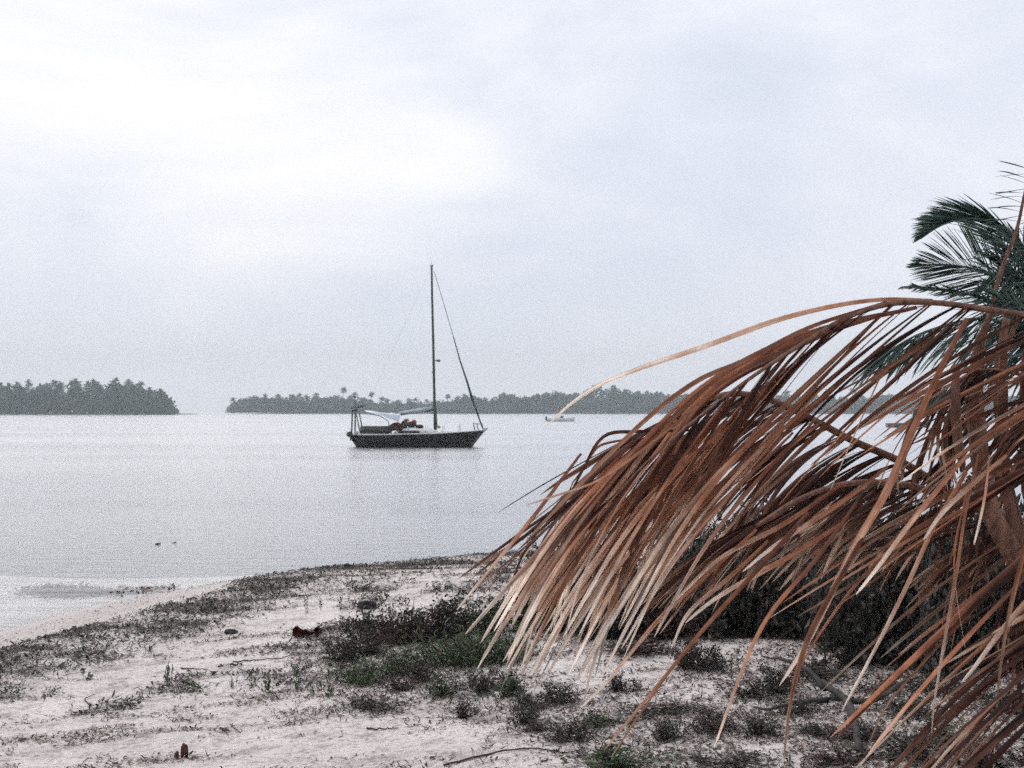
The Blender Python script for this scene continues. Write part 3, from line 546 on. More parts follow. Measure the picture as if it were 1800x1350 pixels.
def shrub(kind, px, py, wpx, hpx, label, cat='shrub', group='low shrubs on the sand', D=None, name=None, seedrot=None):
    """(px, py) = where the foot of the plant stands in the photograph"""
    P = gp(px, py); s = P.y / F
    w, h = wpx * s, hpx * s * 1.02
    src, mats = PROTO[kind]
    lst = protos.setdefault(kind, [])
    if len(lst) < len(mats):
        o = shrub_mesh(name or src['name'], 1.0, 1.0, src['stems'], src['leaves'], src['leaf'], mats[len(lst)], 500 + 13 * len(lst) + len(kind) * 7, src.get('up', 0.5), 0.0, src.get('tlow', 0.3), src.get('thin', 0.24), src.get('rise', 0.8)); lst.append(o)
    else:
        o = copy_tree(lst[rng.integers(0, len(lst))])
        o.name = name or src['name']
    for kk in ('_w', '_h'):
        if kk in o: del o[kk]
    vw, vh = (rng.uniform(1.0, 1.45), rng.uniform(0.75, 1.35) * (0.8 if kind == 'green' else 1)) if kind in ('low', 'green') else (1.15, 1.15) if kind == 'scrub' else (1, 1)
    MATS.append((P.x, P.y, w * vw))
    o.location = P; o.rotation_euler = (0, 0, rng.uniform(0, 6.28)); o.scale = (w * vw, w * vw * rng.uniform(0.7, 1.0), h * vh)
    tag(o, label, cat, group)
    return o
PROTO = {
 'scrub': (dict(name='beach_shrub', stems=70, leaves=6500, leaf=0.062, up=0.1, tlow=0.0), ['shrub', 'shrub', 'brownbush', 'shrub']),
 'clump': (dict(name='beach_shrub', stems=44, leaves=1700, leaf=0.07, up=0.1, tlow=0.05), ['shrub', 'brownbush', 'shrub', 'herb']),
 'low': (dict(name='beach_shrub', stems=26, leaves=900, leaf=0.075, up=0.3, tlow=0.1), ['shrub', 'brownbush', 'shrub', 'brownbush', 'herb', 'shrub']),
 'green': (dict(name='beach_shrub', stems=45, leaves=1300, leaf=0.16, up=0.2, tlow=0.0, thin=0.05, rise=1.5), ['herb', 'herb', 'herb']),
 'sprout': (dict(name='seedling', stems=4, leaves=60, leaf=0.2, up=0.3), ['herb', 'herb', 'herb']),
 'tuft': (dict(name='beach_shrub', stems=16, leaves=330, leaf=0.10, up=0.3), ['shrub', 'brownbush', 'herb']),
}
SHRUBS = [
 # the bushy clump left of the frond tips
 ('clump', 655, 1125, 110, 78, 'dark shrub at the left end of the clump left of the frond tips'),
 ('clump', 720, 1130, 120, 92, 'dark shrub second from the left in the clump left of the frond tips'),
 ('clump', 790, 1120, 130, 88, 'dark shrub in the clump left of the frond tips, behind the grassy green one'),
 ('clump', 865, 1112, 140, 88, 'dark shrub at the back of the clump, right where the leftmost frond tips hang'),
 ('green', 800, 1168, 130, 80, 'grassy green shrub in front of the dark clump, left of the straw frond tips'),
 ('green', 880, 1160, 130, 90, 'grassy green shrub directly behind the leftmost straw frond tips'),
 ('low', 610, 1160, 90, 60, 'small dark shrub jutting out at the lower left of the clump'),
 ('low', 655, 1150, 80, 50, 'small dark shrub tucked in front of the left end of the clump'),
 ('low', 740, 1195, 80, 60, 'small dark shrub below the middle of the clump'),
 ('low', 700, 1215, 60, 42, 'small dark shrub in front of the green herbs below the clump'),
 ('green', 640, 1200, 110, 40, 'low green herb patch below the left part of the clump'),
 ('green', 700, 1185, 110, 45, 'low green herb patch between two small dark shrubs below the clump'),
 ('low', 770, 1222, 70, 45, 'small dark shrub at the edge of bare sand below the clump'),
 ('low', 855, 1215, 100, 55, 'small dark shrub on the sand below the leftmost straw frond tips'),
 ('low', 890, 1225, 60, 60, 'small dark shrub right of its larger twin below the straw frond tips'),
 ('low', 930, 1245, 60, 45, 'small twiggy shrub just under the longest straw tips'),
 ('low', 985, 1235, 90, 58, 'round dark twiggy shrub standing alone on sand under the frond fringe'),
 ('low', 925, 1270, 90, 40, 'low dark shrub on the sand in front of the twiggy round one'),
 ('low', 1010, 1300, 80, 42, 'small dark shrub near the bottom, under the middle of the frond fringe'),
 ('low', 940, 1285, 60, 34, 'smallest dark shrub beside the bare sand near the bottom'),
 ('low', 810, 1262, 60, 32, 'low dark shrub at the edge of the big bare sand patch'),
 ('low', 650, 1245, 90, 28, 'flat dark shrub lying along the top of the bare sand patch'),
 ('low', 1085, 1215, 70, 36, 'small shrub in the sandy gap below the straw tips'),
 # right of the fringe
 ('low', 1215, 1175, 80, 66, 'upright brown twiggy shrub between two long hanging leaves'),
 ('low', 1250, 1178, 70, 60, 'brown twiggy shrub touching the right side of the upright one'),
 ('low', 1320, 1225, 90, 60, 'thin grey shrub right of the brown twiggy pair'),
 ('low', 1370, 1215, 70, 55, 'thin grey shrub behind the fallen branch'),
 ('low', 1245, 1280, 110, 50, 'spreading dark shrub left of the fallen branch'),
 ('low', 1170, 1300, 90, 40, 'low dark shrub left of the spreading one near the bottom'),
 ('low', 1335, 1290, 120, 45, 'matted dark shrub just left of the curved driftwood'),
 ('low', 1400, 1255, 100, 40, 'matted dark shrub under the straight end of the fallen branch'),
 ('low', 1435, 1292, 80, 44, 'dark matted shrub left of the curved driftwood, under its low limb'),
 ('low', 1470, 1338, 110, 40, 'black heap-like shrub at the foot of the curved driftwood'),
 ('low', 1100, 1345, 140, 40, 'low shrub cut by the bottom edge under the long thin leaves'),
 ('low', 1290, 1345, 130, 40, 'low shrub cut by the bottom edge left of the driftwood'),
 ('low', 1600, 1255, 120, 40, 'low grey shrub on the sand right of the driftwood'),
 ('low', 1680, 1300, 130, 45, 'low grey shrub in the bottom right behind raking leaves'),
 ('low', 1560, 1215, 90, 30, 'thin shrub in front of the dark thicket, right of the driftwood'),
 ('low', 1770, 1250, 120, 60, 'dark shrub at the right edge low down behind raking leaves'),
 # thicket under the fronds
 ('scrub', 1010, 1105, 170, 150, 'dark thicket bush behind the densest straw tips, leftmost of the thicket'),
 ('scrub', 1080, 1118, 130, 100, 'low dark thicket bush second from the left under the fronds'),
 ('scrub', 1180, 1115, 150, 130, 'dark thicket bush left of the largest ones under the fronds'),
 ('scrub', 1290, 1118, 190, 200, 'large dark thicket bush under the middle of the arch'),
 ('scrub', 1370, 1110, 160, 190, 'dark thicket bush with gaps of light at its right foot'),
 ('scrub', 1480, 1125, 150, 220, 'dark thicket bush right of the light gap under the fronds'),
 ('scrub', 1580, 1160, 190, 280, 'tall dark thicket bush left of the right-hand leaf stalks'),
 ('scrub', 1660, 1175, 170, 290, 'tallest dark thicket bush behind the long hanging leaf'),
 ('scrub', 1770, 1170, 200, 330, 'dark thicket bush at the right edge behind the leaf stalks'),
 ('scrub', 1720, 1130, 150, 260, 'dark thicket bush between the tallest one and the right edge'),
 ('scrub', 1420, 1050, 170, 150, 'dark bush at the back of the thicket beneath the curled low frond'),
 ('scrub', 1230, 1040, 160, 120, 'dark bush at the back of the thicket, seen through thin brown leaves'),
 ('scrub', 1110, 1075, 150, 110, 'dark bush at the back of the thicket behind the straw tips'),
 ('scrub', 1340, 1045, 190, 150, 'dark bush at the very back of the thicket below the middle of the arch'),
 ('scrub', 1520, 1040, 200, 170, 'dark bush at the back of the thicket left of the brown leaf stalks'),
 ('scrub', 960, 1085, 120, 100, 'dark bush just behind the left half of the straw fringe'),
 ('low', 1520, 1300, 130, 50, 'dark matted shrub right of the curved driftwood'),
 ('low', 1600, 1330, 150, 50, 'dark matted shrub at the bottom edge right of the driftwood'),
 ('low', 1720, 1345, 150, 55, 'dark matted shrub in the bottom right corner under the raking leaves'),
 ('low', 1180, 1255, 110, 40, 'flat dark shrub between two long thin hanging leaves'),
 ('low', 1060, 1275, 80, 30, 'flat dark shrub on bare sand below the frond fringe'),
 ('low', 1440, 1190, 130, 50, 'thin dark shrub behind the straight limb of the driftwood'),
 ('low', 1640, 1215, 120, 45, 'thin dark shrub at the foot of the tallest thicket bush'),
 ('low', 1130, 1150, 140, 45, 'thin dark shrub at the front of the thicket right of the straw tips'),
 # along the shore
 ('tuft', 632, 1040, 50, 32, 'small round dark tuft on the beach ridge right of the wrack', ),
 ('tuft', 768, 1037, 22, 20, 'small yellow-green sprig on the ridge, left of its twin'),
 ('tuft', 790, 1035, 24, 22, 'small yellow-green sprig on the ridge, right of its twin'),
 ('tuft', 815, 1060, 30, 20, 'dark tuft just behind the clump, right of the yellow-green sprigs'),
 ('tuft', 530, 1183, 40, 30, 'small dark tuft left of the clump beside the tall seedling'),
]
for a in SHRUBS: shrub(*a)
SPROUTS = [
 (297, 1203, 16, 50, 'single upright green seedling standing alone on open sand, leftmost of the tall ones'),
 (153, 1195, 26, 28, 'leaning green seedling near the left edge'),
 (345, 1215, 50, 26, 'low bushy green seedling just right of the lone upright one'),
 (411, 1210, 14, 32, 'thin green seedling left of the bushy pair'),
 (445, 1205, 30, 36, 'bushy green seedling, left one of the pair'),
 (475, 1222, 34, 42, 'bushy green seedling, right one of the pair'),
 (522, 1212, 18, 62, 'tallest thin green seedling, left of the clump'),
 (545, 1224, 12, 38, 'thin green seedling between the tallest one and the forked one'),
 (573, 1224, 30, 38, 'forked green seedling at the edge of the bare sand'),
 (598, 1075, 10, 44, 'bare thin sprout behind the dry brown husk'),
 (538, 1080, 8, 38, 'bare thin sprout rising right above the dry brown husk'),
 (563, 1075, 8, 34, 'bare thin sprout between two others behind the dry husk'),
 (690, 1085, 14, 30, 'thin green sprout standing behind the left of the clump'),
 (30, 1225, 40, 22, 'low sprout at the left edge'),
 (95, 1222, 30, 20, 'low sprout right of the one at the left edge'),
 (1038, 1268, 16, 26, 'small forked bare twig sprout under the straw fringe'),
 (862, 1305, 14, 26, 'small forked bare twig sprout alone in the bare sand near the bottom'),
 (1245, 1300, 14, 30, 'thin bare sprout left of the driftwood'),
 (262, 1150, 16, 22, 'small green sprout behind the lone upright one, near the wrack'),
]
for (x, y, w, h_, lb) in SPROUTS: shrub('sprout', x, y, w, h_, lb, 'seedling', 'seedlings on the sand')

# ------------------------------------------------------------------ litter, wrack, loose things on the sand
def scatter(name, n, X, Y, lmin, lmax, seed, lift=0.006, tiltmax=0.5, matl='litter', aspect=(0.12, 0.4)):
    r = np.random.default_rng(seed)
    Z = height(X, Y); n = len(X)
    a = r.uniform(0, math.pi, n) ; ln = np.exp(r.uniform(math.log(lmin), math.log(lmax), n)); wd = ln * r.uniform(*aspect, n)
    d = np.stack([np.cos(a), np.sin(a), r.normal(0, tiltmax, n)], 1); d = ns(d); s_ = ns(np.cross(d, np.stack([r.normal(0, .35, n), r.normal(0, .35, n), np.ones(n)], 1)))
    P = np.stack([X, Y, Z + lift + np.abs(d[:, 2]) * ln * 0.5], 1); up = np.cross(s_, d); bow = (r.uniform(-0.2, 0.3, n) * ln)[:, None] * up
    e = d * ln[:, None] / 2; f = s_ * wd[:, None] / 2
    v = np.stack([P - e - f * 0.4, P - e + f * 0.4, P + f + bow, P - f + bow, P + e + f * 0.3, P + e - f * 0.3], 1)
    b = np.arange(n) * 6
    fc = np.concatenate([np.stack([b, b + 1, b + 2, b + 3], 1), np.stack([b + 3, b + 2, b + 4, b + 5], 1)])
    mb = MB(); c = r.uniform(0, 1, (n, 3)); mb.add(v.reshape(-1, 3), fc, np.repeat(c, 6, 0))
    return mb.build(name, M[matl])
def patch(X, Y):                             # uneven cover, drawn out along the shore
    return wav(X, Y * 1.7, 1.5, 21) + 0.9 * wav(X, Y * 1.5, 4.2, 22) + 0.7 * wav(X, Y * 1.4, 10, 23) + 0.4 * wav(X, Y, 24, 24)
r = np.random.default_rng(77)
n = 900000; Yc = 4.5 + 24 * r.uniform(0, 1, n) ** 0.8; Xc = r.uniform(-0.42, 0.42, n) * Yc
d = sdist(Xc, Yc); den = sst(patch(Xc, Yc), 0.05, 0.85) * 0.95
PN = sst(patch(Xc, Yc), -1.2, 0.6)
for mx_, my_, mw_ in MATS:
    if mw_ > 0.08:
        near_ = np.abs(Xc - mx_) < mw_ * 2 + .1; Xn, Yn = Xc[near_], Yc[near_]
        den[near_] += 0.75 * np.exp(-(((Xn - mx_) / (mw_ * .75 + .05)) ** 2 + ((Yn - my_ + .05) / (mw_ * .8 + .05)) ** 2)) * PN[near_]
# barer sand left of centre near the bottom, thicker under the palms and shrubs
u_ = Xc / Yc
den *= 1 - 0.85 * np.exp(-((u_ + 0.08) / 0.10) ** 2 - ((Yc - 7.6) / 0.9) ** 2)
den *= 1 + 1.2 * sst(u_, -0.02, 0.15)
den = np.where(d < 0.0, 0.05 * (d > -1.6), den)
keep = r.uniform(0, 1, n) < den
tag(scatter('plant_litter', 0, Xc[keep], Yc[keep], 0.007, 0.045, 78, 0.004, 0.3), 'dry leaf crumbs and twigs strewn over the sand', 'plant litter', kind='stuff')
n = 420000; Yc = r.uniform(9, 27, n); Xc = r.uniform(-0.40, 0.1, n) * Yc; d = sdist(Xc, Yc) + 0.25 * wav(Xc, Yc, 2.2, 31)
band = sst(d, -0.15, 0.1) * (1 - sst(d, 0.45, 1.6 + 0.9 * sst(Yc, 13, 17))) * (0.32 + 0.68 * sst(wav(Xc, Yc, 3.5, 32) + 0.7 * wav(Xc, Yc, 9, 33), -0.3, 0.35)) + 0.5 * sst(d, 1.9, 2.3) * (1 - sst(d, 2.9, 4.2)) * sst(wav(Xc, Yc, 3.0, 34) + .5 * wav(Xc, Yc, 11, 36), 0, 0.5)
keep = r.uniform(0, 1, n) < band * 1.0
tag(scatter('seaweed_wrack', 0, Xc[keep], Yc[keep], 0.014, 0.07, 79, 0.01, 0.35, 'weed'), 'dark ragged line of dried seaweed along the beach ridge', 'seaweed', kind='stuff')

def lump(name, px, py, wpx, hpx, label, cat, matl, seed, group=None, rough=0.75, flat=0.75):
    """a small gnarled thing lying on the sand"""
    P = gp(px, py); s = P.y / F; w, h = wpx * s / 2, hpx * s
    r = np.random.default_rng(seed); k, n = 9, 14; rings = []
    ph = r.uniform(0, 6, 6)
    for i in range(k):
        t = (i + 0.5) / k; x = math.cos(math.pi * t) * w; rad = math.sin(math.pi * t) ** 0.7
        rr = []
        for j in range(n):
            th = 2 * math.pi * j / n; q_ = 1 + rough * (math.sin(3 * th + ph[0] + 2 * t) * .4 + math.sin(5 * th + ph[1] + 7 * t) * .3 + math.sin(2 * th + ph[2] - 9 * t) * .3) + r.normal(0, 0.06)
            rr.append((x + 0.2 * w * math.sin(5 * t + ph[3]), math.cos(th) * rad * q_ * w * 0.5, h * 0.42 + math.sin(th) * rad * q_ * h * 0.5))
        rings.append(rr)
    mb = MB(); mb.loft(rings); o = mb.build(name, M[matl], None, True, P)
    return tag(o, label, cat, group)
def curled_leaf(px, py, wpx, hpx, label, seed, group=None):
    P = gp(px, py); s = P.y / F; r = np.random.default_rng(seed); mb = MB(); w, h = wpx * s, hpx * s
    for k in range(5):
        x0 = -w / 2 + w * (k + 0.5) / 5; ln = w * 0.4; a = r.uniform(-0.5, 0.5); rad = h * r.uniform(0.3, 0.5)
        rings = []
        for t in np.linspace(0, 1, 7):
            rr_ = rad * (0.35 + 0.65 * math.sin(math.pi * min(0.95, t + .05)))
            rings.append([(x0 + (t - .5) * ln * math.cos(a), (t - .5) * ln * math.sin(a) + rr_ * math.cos(th), rad * .8 + h * .1 * math.sin(4 * t + k) + rr_ * math.sin(th)) for th in np.linspace(-2.6, 2.0, 8)])
        V = np.array(rings).reshape(-1, 3); f = [(i * 8 + j, i * 8 + j + 1, (i + 1) * 8 + j + 1, (i + 1) * 8 + j) for i in range(6) for j in range(7)]
        mb.add(V, f)
    o = mb.build('dry_leaf', M['husk'], None, False, P)
    sm_ = o.modifiers.new('thick', 'SOLIDIFY'); sm_.thickness = 0.004
    return tag(o, label, 'dry leaf', group)
curled_leaf(540, 1120, 44, 22, 'crumpled red-brown dry leaf on pale sand above the tall seedlings', 5)
lump('driftwood_piece', 405, 1114, 24, 8, 'short dark flat piece of wood on pale sand below the wrack', 'driftwood', 'wood', 6, 'small pieces of wood on the sand')
lump('coconut_husk', 324, 1332, 12, 24, 'small upright dark husk near the bottom left', 'husk', 'husk', 7)
lump('coconut_husk', 311, 1334, 9, 13, 'tiny dark husk left of the upright one near the bottom left', 'husk', 'husk', 8)
lump('coconut_husk', 645, 1070, 30, 14, 'dark rounded husk lying on the beach ridge behind the clump', 'husk', 'wood', 12)
lump('coconut_husk', 612, 999, 14, 9, 'small dark husk on the crest of the ridge against the water', 'husk', 'wood', 13)
lump('rock', 278, 957, 12, 7, 'small dark stone breaking the water surface offshore, left one', 'rock', 'wood', 14, 'stones in the shallows')
lump('rock', 306, 954, 9, 4, 'tiny flat stone in the water right of the other', 'rock', 'wood', 15, 'stones in the shallows')
for o_ in [o for o in COL.objects if o.name.startswith('rock')]:
    pxy = (278, 957) if o_.name == 'rock' else (306, 954)
    rr_ = ray(*pxy); o_.location = Vector((0, 0, CZ)) + rr_ * (CZ / -rr_.z); o_.location.z = -0.03; o_.scale = (.36, .36, .36)

def branch(parts, label, cat, name, matl='wood', group=None):
    root = empty(name, parts[0][0][0]); tag(root, label, cat, group)
    for k, (pts, rad, pn) in enumerate(parts):
        mb = MB(); P = spline(pts, 24); r = np.random.default_rng(k + 3)
        R = np.interp(np.linspace(0, 1, 24), np.linspace(0, 1, len(rad)), rad) * (1 + r.normal(0, 0.06, 24))
        P = P + r.normal(0, rad[0] * 0.12, P.shape); mb.tube(P, R, 9)
        o = mb.build(pn, M[matl], None, True); under(o, root)
    return root
def g(px, py, up=0.0):
    p = gp(px, py); return p + Vector((0, 0, up))
branch([([g(1512, 1335, 0.02), g(1504, 1300, 0.06), g(1488, 1262, 0.09), g(1462, 1240, 0.09), g(1445, 1228, 0.10)], [0.014, 0.02, 0.022, 0.02, 0.017], 'curved_stem'),
        ([g(1450, 1236, 0.08), g(1420, 1218, 0.13), g(1395, 1208, 0.14), g(1365, 1195, 0.13), g(1340, 1188, 0.12)], [0.017, 0.015, 0.013, 0.009, 0.004], 'straight_limb'),
        ([g(1455, 1246, 0.05), g(1400, 1252, 0.05), g(1350, 1256, 0.03), g(1325, 1252, 0.03)], [0.018, 0.014, 0.010, 0.005], 'low_limb'),
        ([g(1462, 1244, 0.06), g(1520, 1250, 0.05), g(1550, 1240, 0.05), g(1580, 1222, 0.06), g(1600, 1214, 0.07)], [0.018, 0.016, 0.014, 0.010, 0.005], 'low_limb')],
       'dark curved driftwood branch with a straight limb pointing up left, under the hanging leaves', 'driftwood', 'driftwood_branch')
TW = [([(645, 1282), (662, 1284), (680, 1283), (700, 1282)], 0.006, 'thin straight twig lying on the big bare sand patch'),
      ([(410, 1165), (450, 1162), (490, 1159), (515, 1152)], 0.006, 'long thin twig lying on the sand behind the bushy green seedlings'),
      ([(318, 1176), (340, 1178), (366, 1178)], 0.006, 'short twig lying beside the lone upright seedling'),
      ([(780, 1348), (830, 1335), (890, 1322), (940, 1318), (1000, 1325), (1025, 1318)], 0.006, 'long wavering dark stick along the bottom, left of the long thin leaves'),
      ([(1025, 1272), (1070, 1270), (1110, 1272), (1135, 1268)], 0.008, 'straight thin stick on the sand under the straw fringe'),
      ([(160, 1242), (150, 1230), (166, 1222)], 0.006, 'small bent twig near the left edge')]
for p_, rd, lb in TW:
    mb = MB(); P = spline([g(x, y, rd * 1.3) for x, y in p_], 20); P += np.random.default_rng(len(lb)).normal(0, rd * 0.4, P.shape); mb.tube(P, np.linspace(rd, rd * .4, 20), 6)
    tag(mb.build('twig', M['twig']), lb, 'twig', 'twigs on the sand')

# dark seagrass on the shallow bed: a low mat of blades
n = 2600; r = np.random.default_rng(91)
line = spline([(-7.0, 20.9, 0), (-6.3, 20.3, 0), (-5.8, 19.9, 0), (-5.0, 20.0, 0)], 100)
t_ = r.uniform(0, 99, n).astype(int); X_ = line[t_, 0] + r.normal(0, 0.15, n); Y_ = line[t_, 1] + r.normal(0, 0.3, n) + 0.25
mb_ = scatter('seagrass', 0, X_, Y_, 0.05, 0.16, 92, 0.02, 0.25)
tag(mb_, 'dark streak of seagrass under the shallow water by the shore', 'seagrass', kind='stuff')

# ------------------------------------------------------------------ the yacht
K = 99.0 / F                                  # metres per photo pixel at the yacht
YD = 99.0
ya = empty('sailing_yacht', (at(740, 785, YD).x, YD, 0)); tag(ya, 'black-hulled sailing yacht with one tall bare mast, anchored on the lagoon', 'yacht')
def Y(px, py, dy=0.0): p = at(px, py, YD); return (p.x - ya.location.x, dy, p.z)
def ybuild(mb, name, m, parent=ya, smooth=False): return mb.build(name, M[m], parent, smooth)
# hull: sections from stern to bow; (deck px, deck z py, waterline px offset, half beam)
hb = MB(); rings = []
sta = np.linspace(0, 1, 22)
sheer_px = [619, 640, 680, 713, 767, 807, 835, 853]; sheer_py = [764, 764.5, 764, 763, 762, 759.5, 757.5, 756]
low_px = [619, 637, 672, 713, 765, 800, 822, 829.5]; 
for t in sta:
    xs = np.interp(t, np.linspace(0, 1, 8), sheer_px); zs = np.interp(t, np.linspace(0, 1, 8), sheer_py); xl = np.interp(t, np.linspace(0, 1, 8), low_px)
    bm_ = 1.45 * (1 - (abs(t - 0.48) / 0.52) ** 2.4) ** 0.75 if t < 1 else 0.02
    bm_ = max(bm_, 0.75 * (1 - t) if t < 0.15 else 0.02)
    zd = Y(xs, zs)[2]; X0 = Y(xs, zs)[0]; X1 = Y(xl, 785)[0]
    kz = -0.35 if 0.1 < t < 0.93 else -0.05
    if t <= 0.01: kz = Y(619, 774)[2]
    elif t < 0.1: kz = np.interp(t, [0, 0.1], [Y(619, 774)[2], -0.35])
    rr = []
    for s_ in range(13):
        ph = math.pi * s_ / 12; yy = -math.cos(ph); dep = math.sin(ph) ** 0.75
        w_ = bm_ * yy * (1.0 if abs(yy) > 0.9 else (abs(yy) ** 0.0)) ; w_ = bm_ * np.sign(yy) * abs(yy) ** 0.8
        z_ = zd + (kz - zd) * dep; x_ = X0 + (X1 - X0) * dep
        rr.append((x_, w_, z_))
    rings.append(rr)
hb.loft(rings, cap=True)
hull = ybuild(hb, 'hull', 'hull', smooth=True)
em = hull.modifiers.new('e', 'EDGE_SPLIT'); em.split_angle = math.radians(40)
# deck and toe rail
dk = MB(); top = []
for rr in rings: top.append([(rr[0][0], rr[0][1] * .97, rr[0][2] + .01), (rr[12][0], rr[12][1] * .97, rr[12][2] + .01)])
dk.add(np.array(top).reshape(-1, 3), [(2 * i, 2 * i + 1, 2 * i + 3, 2 * i + 2) for i in range(21)]); ybuild(dk, 'deck', 'teak')
for sgn, nm in ((0, 'port'), (12, 'starboard')):
    tr_ = MB(); tr_.tube([(rr[sgn][0], rr[sgn][1], rr[sgn][2] + 0.02) for rr in rings], 0.035, 5); ybuild(tr_, 'toe_rail', 'white')
# coachroof
def house(name, x0, x1, z0, z1a, z1b, hw, m, taper=0.35):
    mb = MB(); X_0, X_1 = Y(x0, 760)[0], Y(x1, 760)[0]; Z0 = Y(0, z0)[2]; za, zb = Y(0, z1a)[2], Y(0, z1b)[2]
    R_ = []
    for t in np.linspace(0, 1, 9):
        x = X_0 + (X_1 - X_0) * t; k = math.sin(math.pi * min(1, max(0.0, t * 1.0))) ** 0.25 if 0 < t < 1 else 0.15
        zt = Z0 + (za + (zb - za) * t - Z0) * k; w = hw * (1 - taper * t ** 2)
        R_.append([(x, -w, Z0), (x, -w * .92, Z0 + (zt - Z0) * .8), (x, -w * .7, zt), (x, 0, zt + .04), (x, w * .7, zt), (x, w * .92, Z0 + (zt - Z0) * .8), (x, w, Z0)])
    mb.loft(R_); return ybuild(mb, name, m, smooth=False)
cab = house('cabin', 693, 774, 763, 750.5, 754, 0.95, 'white')
wn_ = MB(); wn_.box((Y(703, 0)[0], -0.965, Y(0, 761)[2]), (Y(740, 0)[0], -0.90, Y(0, 756.5)[2])); ybuild(wn_, 'window', 'glass', cab)
house('foredeck_hatch', 772, 812, 761, 756.5, 758, 0.45, 'white')
# cockpit weather cloths
wc = MB(); wc.box((Y(638, 0)[0], -1.18, Y(0, 762)[2]), (Y(688, 0)[0], -1.15, Y(0, 748.5)[2])); ybuild(wc, 'weather_cloth', 'darkcloth')
wc = MB(); wc.box((Y(638, 0)[0], 1.12, Y(0, 762)[2]), (Y(688, 0)[0], 1.15, Y(0, 749.5)[2])); ybuild(wc, 'weather_cloth', 'darkcloth')
# mast, boom, rigging
ms = MB(); ms.tube([Y(765.5, 756), Y(764, 720), Y(761.5, 600), Y(759.6, 520), Y(758.7, 466)], [0.105, 0.095, 0.085, 0.075, 0.07], 8); mast = ybuild(ms, 'mast', 'mast', smooth=True)
mb = MB(); mb.tube([Y(765.8, 752), Y(765.2, 738), Y(764.6, 716)], [0.15, 0.13, 0.11], 8); ybuild(mb, 'sail_track_cover', 'mast', mast)
mb = MB(); mb.tube([Y(763, 634), Y(768, 634)], 0.03, 5); mb.box(tuple(np.array(Y(767, 636)) - [0, .12, 0]), tuple(np.array(Y(774, 632)) + [0, .12, 0])); ybuild(mb, 'radar_reflector', 'steel', mast)
for z_, hw_ in ((560, 0.75), (655, 0.95)): mb = MB(); mb.tube([Y(761, z_, -hw_), Y(761, z_, 0), Y(761, z_, hw_)], 0.03, 5); ybuild(mb, 'spreader', 'mast', mast)
mb = MB(); mb.tube([Y(758.7, 468), Y(758.7, 458)], 0.012, 4); mb.tube([Y(755, 467), Y(762, 466)], 0.03, 4); ybuild(mb, 'masthead_gear', 'steel', mast)
mb = MB(); mb.tube([Y(764, 720), Y(735, 724), Y(705, 728), Y(690, 728)], [0.07, 0.08, 0.08, 0.05], 8); boom = ybuild(mb, 'boom', 'mast')
mb = MB(); mb.tube([Y(760, 717), Y(740, 721.5), Y(715, 725), Y(700, 726)], [0.12, 0.17, 0.14, 0.06], 8); ybuild(mb, 'sail_cover', 'greycloth', boom)
mb = MB(); mb.tube([Y(763, 477), Y(779, 530), Y(797, 592)], 0.022, 5); fs = ybuild(mb, 'forestay', 'wire')
mb = MB(); mb.tube([Y(797, 592), Y(808, 632), Y(820, 668), Y(829, 698), Y(836, 718), Y(848, 752)], [0.035, 0.05, 0.07, 0.09, 0.07, 0.04], 7); ybuild(mb, 'furled_sail', 'sailcover', fs)
for a_, b_ in ((Y(759, 468), Y(622, 762)), (Y(760, 560, -0.75), Y(765, 762, -1.35)), (Y(760, 560, 0.75), Y(765, 762, 1.35)), (Y(759, 470), Y(760, 560, -0.75)), (Y(759, 470), Y(760, 560, 0.75))):
    mb = MB(); mb.tube([a_, b_], 0.004, 4); ybuild(mb, 'stay', 'wire')
# awning slung from the boom
def cloth(name, pts, nx_, ny_, m, thick=0.012):
    """pts: 4 corners (px, py, dy) and a sag"""
    a, b, c, d_, sag = pts; A, B, C, D_ = [np.array(Y(*p)) for p in (a, b, c, d_)]
    V = []
    for i in range(nx_ + 1):
        for j in range(ny_ + 1):
            u, v = i / nx_, j / ny_; p = (A * (1 - u) + B * u) * (1 - v) + (D_ * (1 - u) + C * u) * v
            p = p - np.array([0, 0, sag * math.sin(math.pi * u) * (0.6 + .4 * math.sin(math.pi * v)) + 0.02 * math.sin(9 * u + 4 * v)]); V.append(p)
    f = [(i * (ny_ + 1) + j, (i + 1) * (ny_ + 1) + j, (i + 1) * (ny_ + 1) + j + 1, i * (ny_ + 1) + j + 1) for i in range(nx_) for j in range(ny_)]
    mb = MB(); mb.add(V, f); o = ybuild(mb, name, m); md = o.modifiers.new('t', 'SOLIDIFY'); md.thickness = thick; return o
aw = cloth('awning', ((641, 722, -1.0), (706, 728, -1.1), (703, 741.5, -1.2), (672, 729.5, -1.15), 0.03), 12, 5, 'cloth')
cloth('awning_top', ((641, 722, -1.0), (706, 728, -1.1), (706, 727.5, 1.1), (641, 721.5, 1.0), 0.05), 12, 6, 'cloth')
mb = MB(); mb.tube([Y(644, 727, -1.05), Y(655, 728, -1.15), Y(668, 730, -1.18), Y(678, 735, -1.2), Y(686, 741, -1.2), Y(687, 760, -1.2)], 0.035, 6); ybuild(mb, 'awning_frame', 'steel')
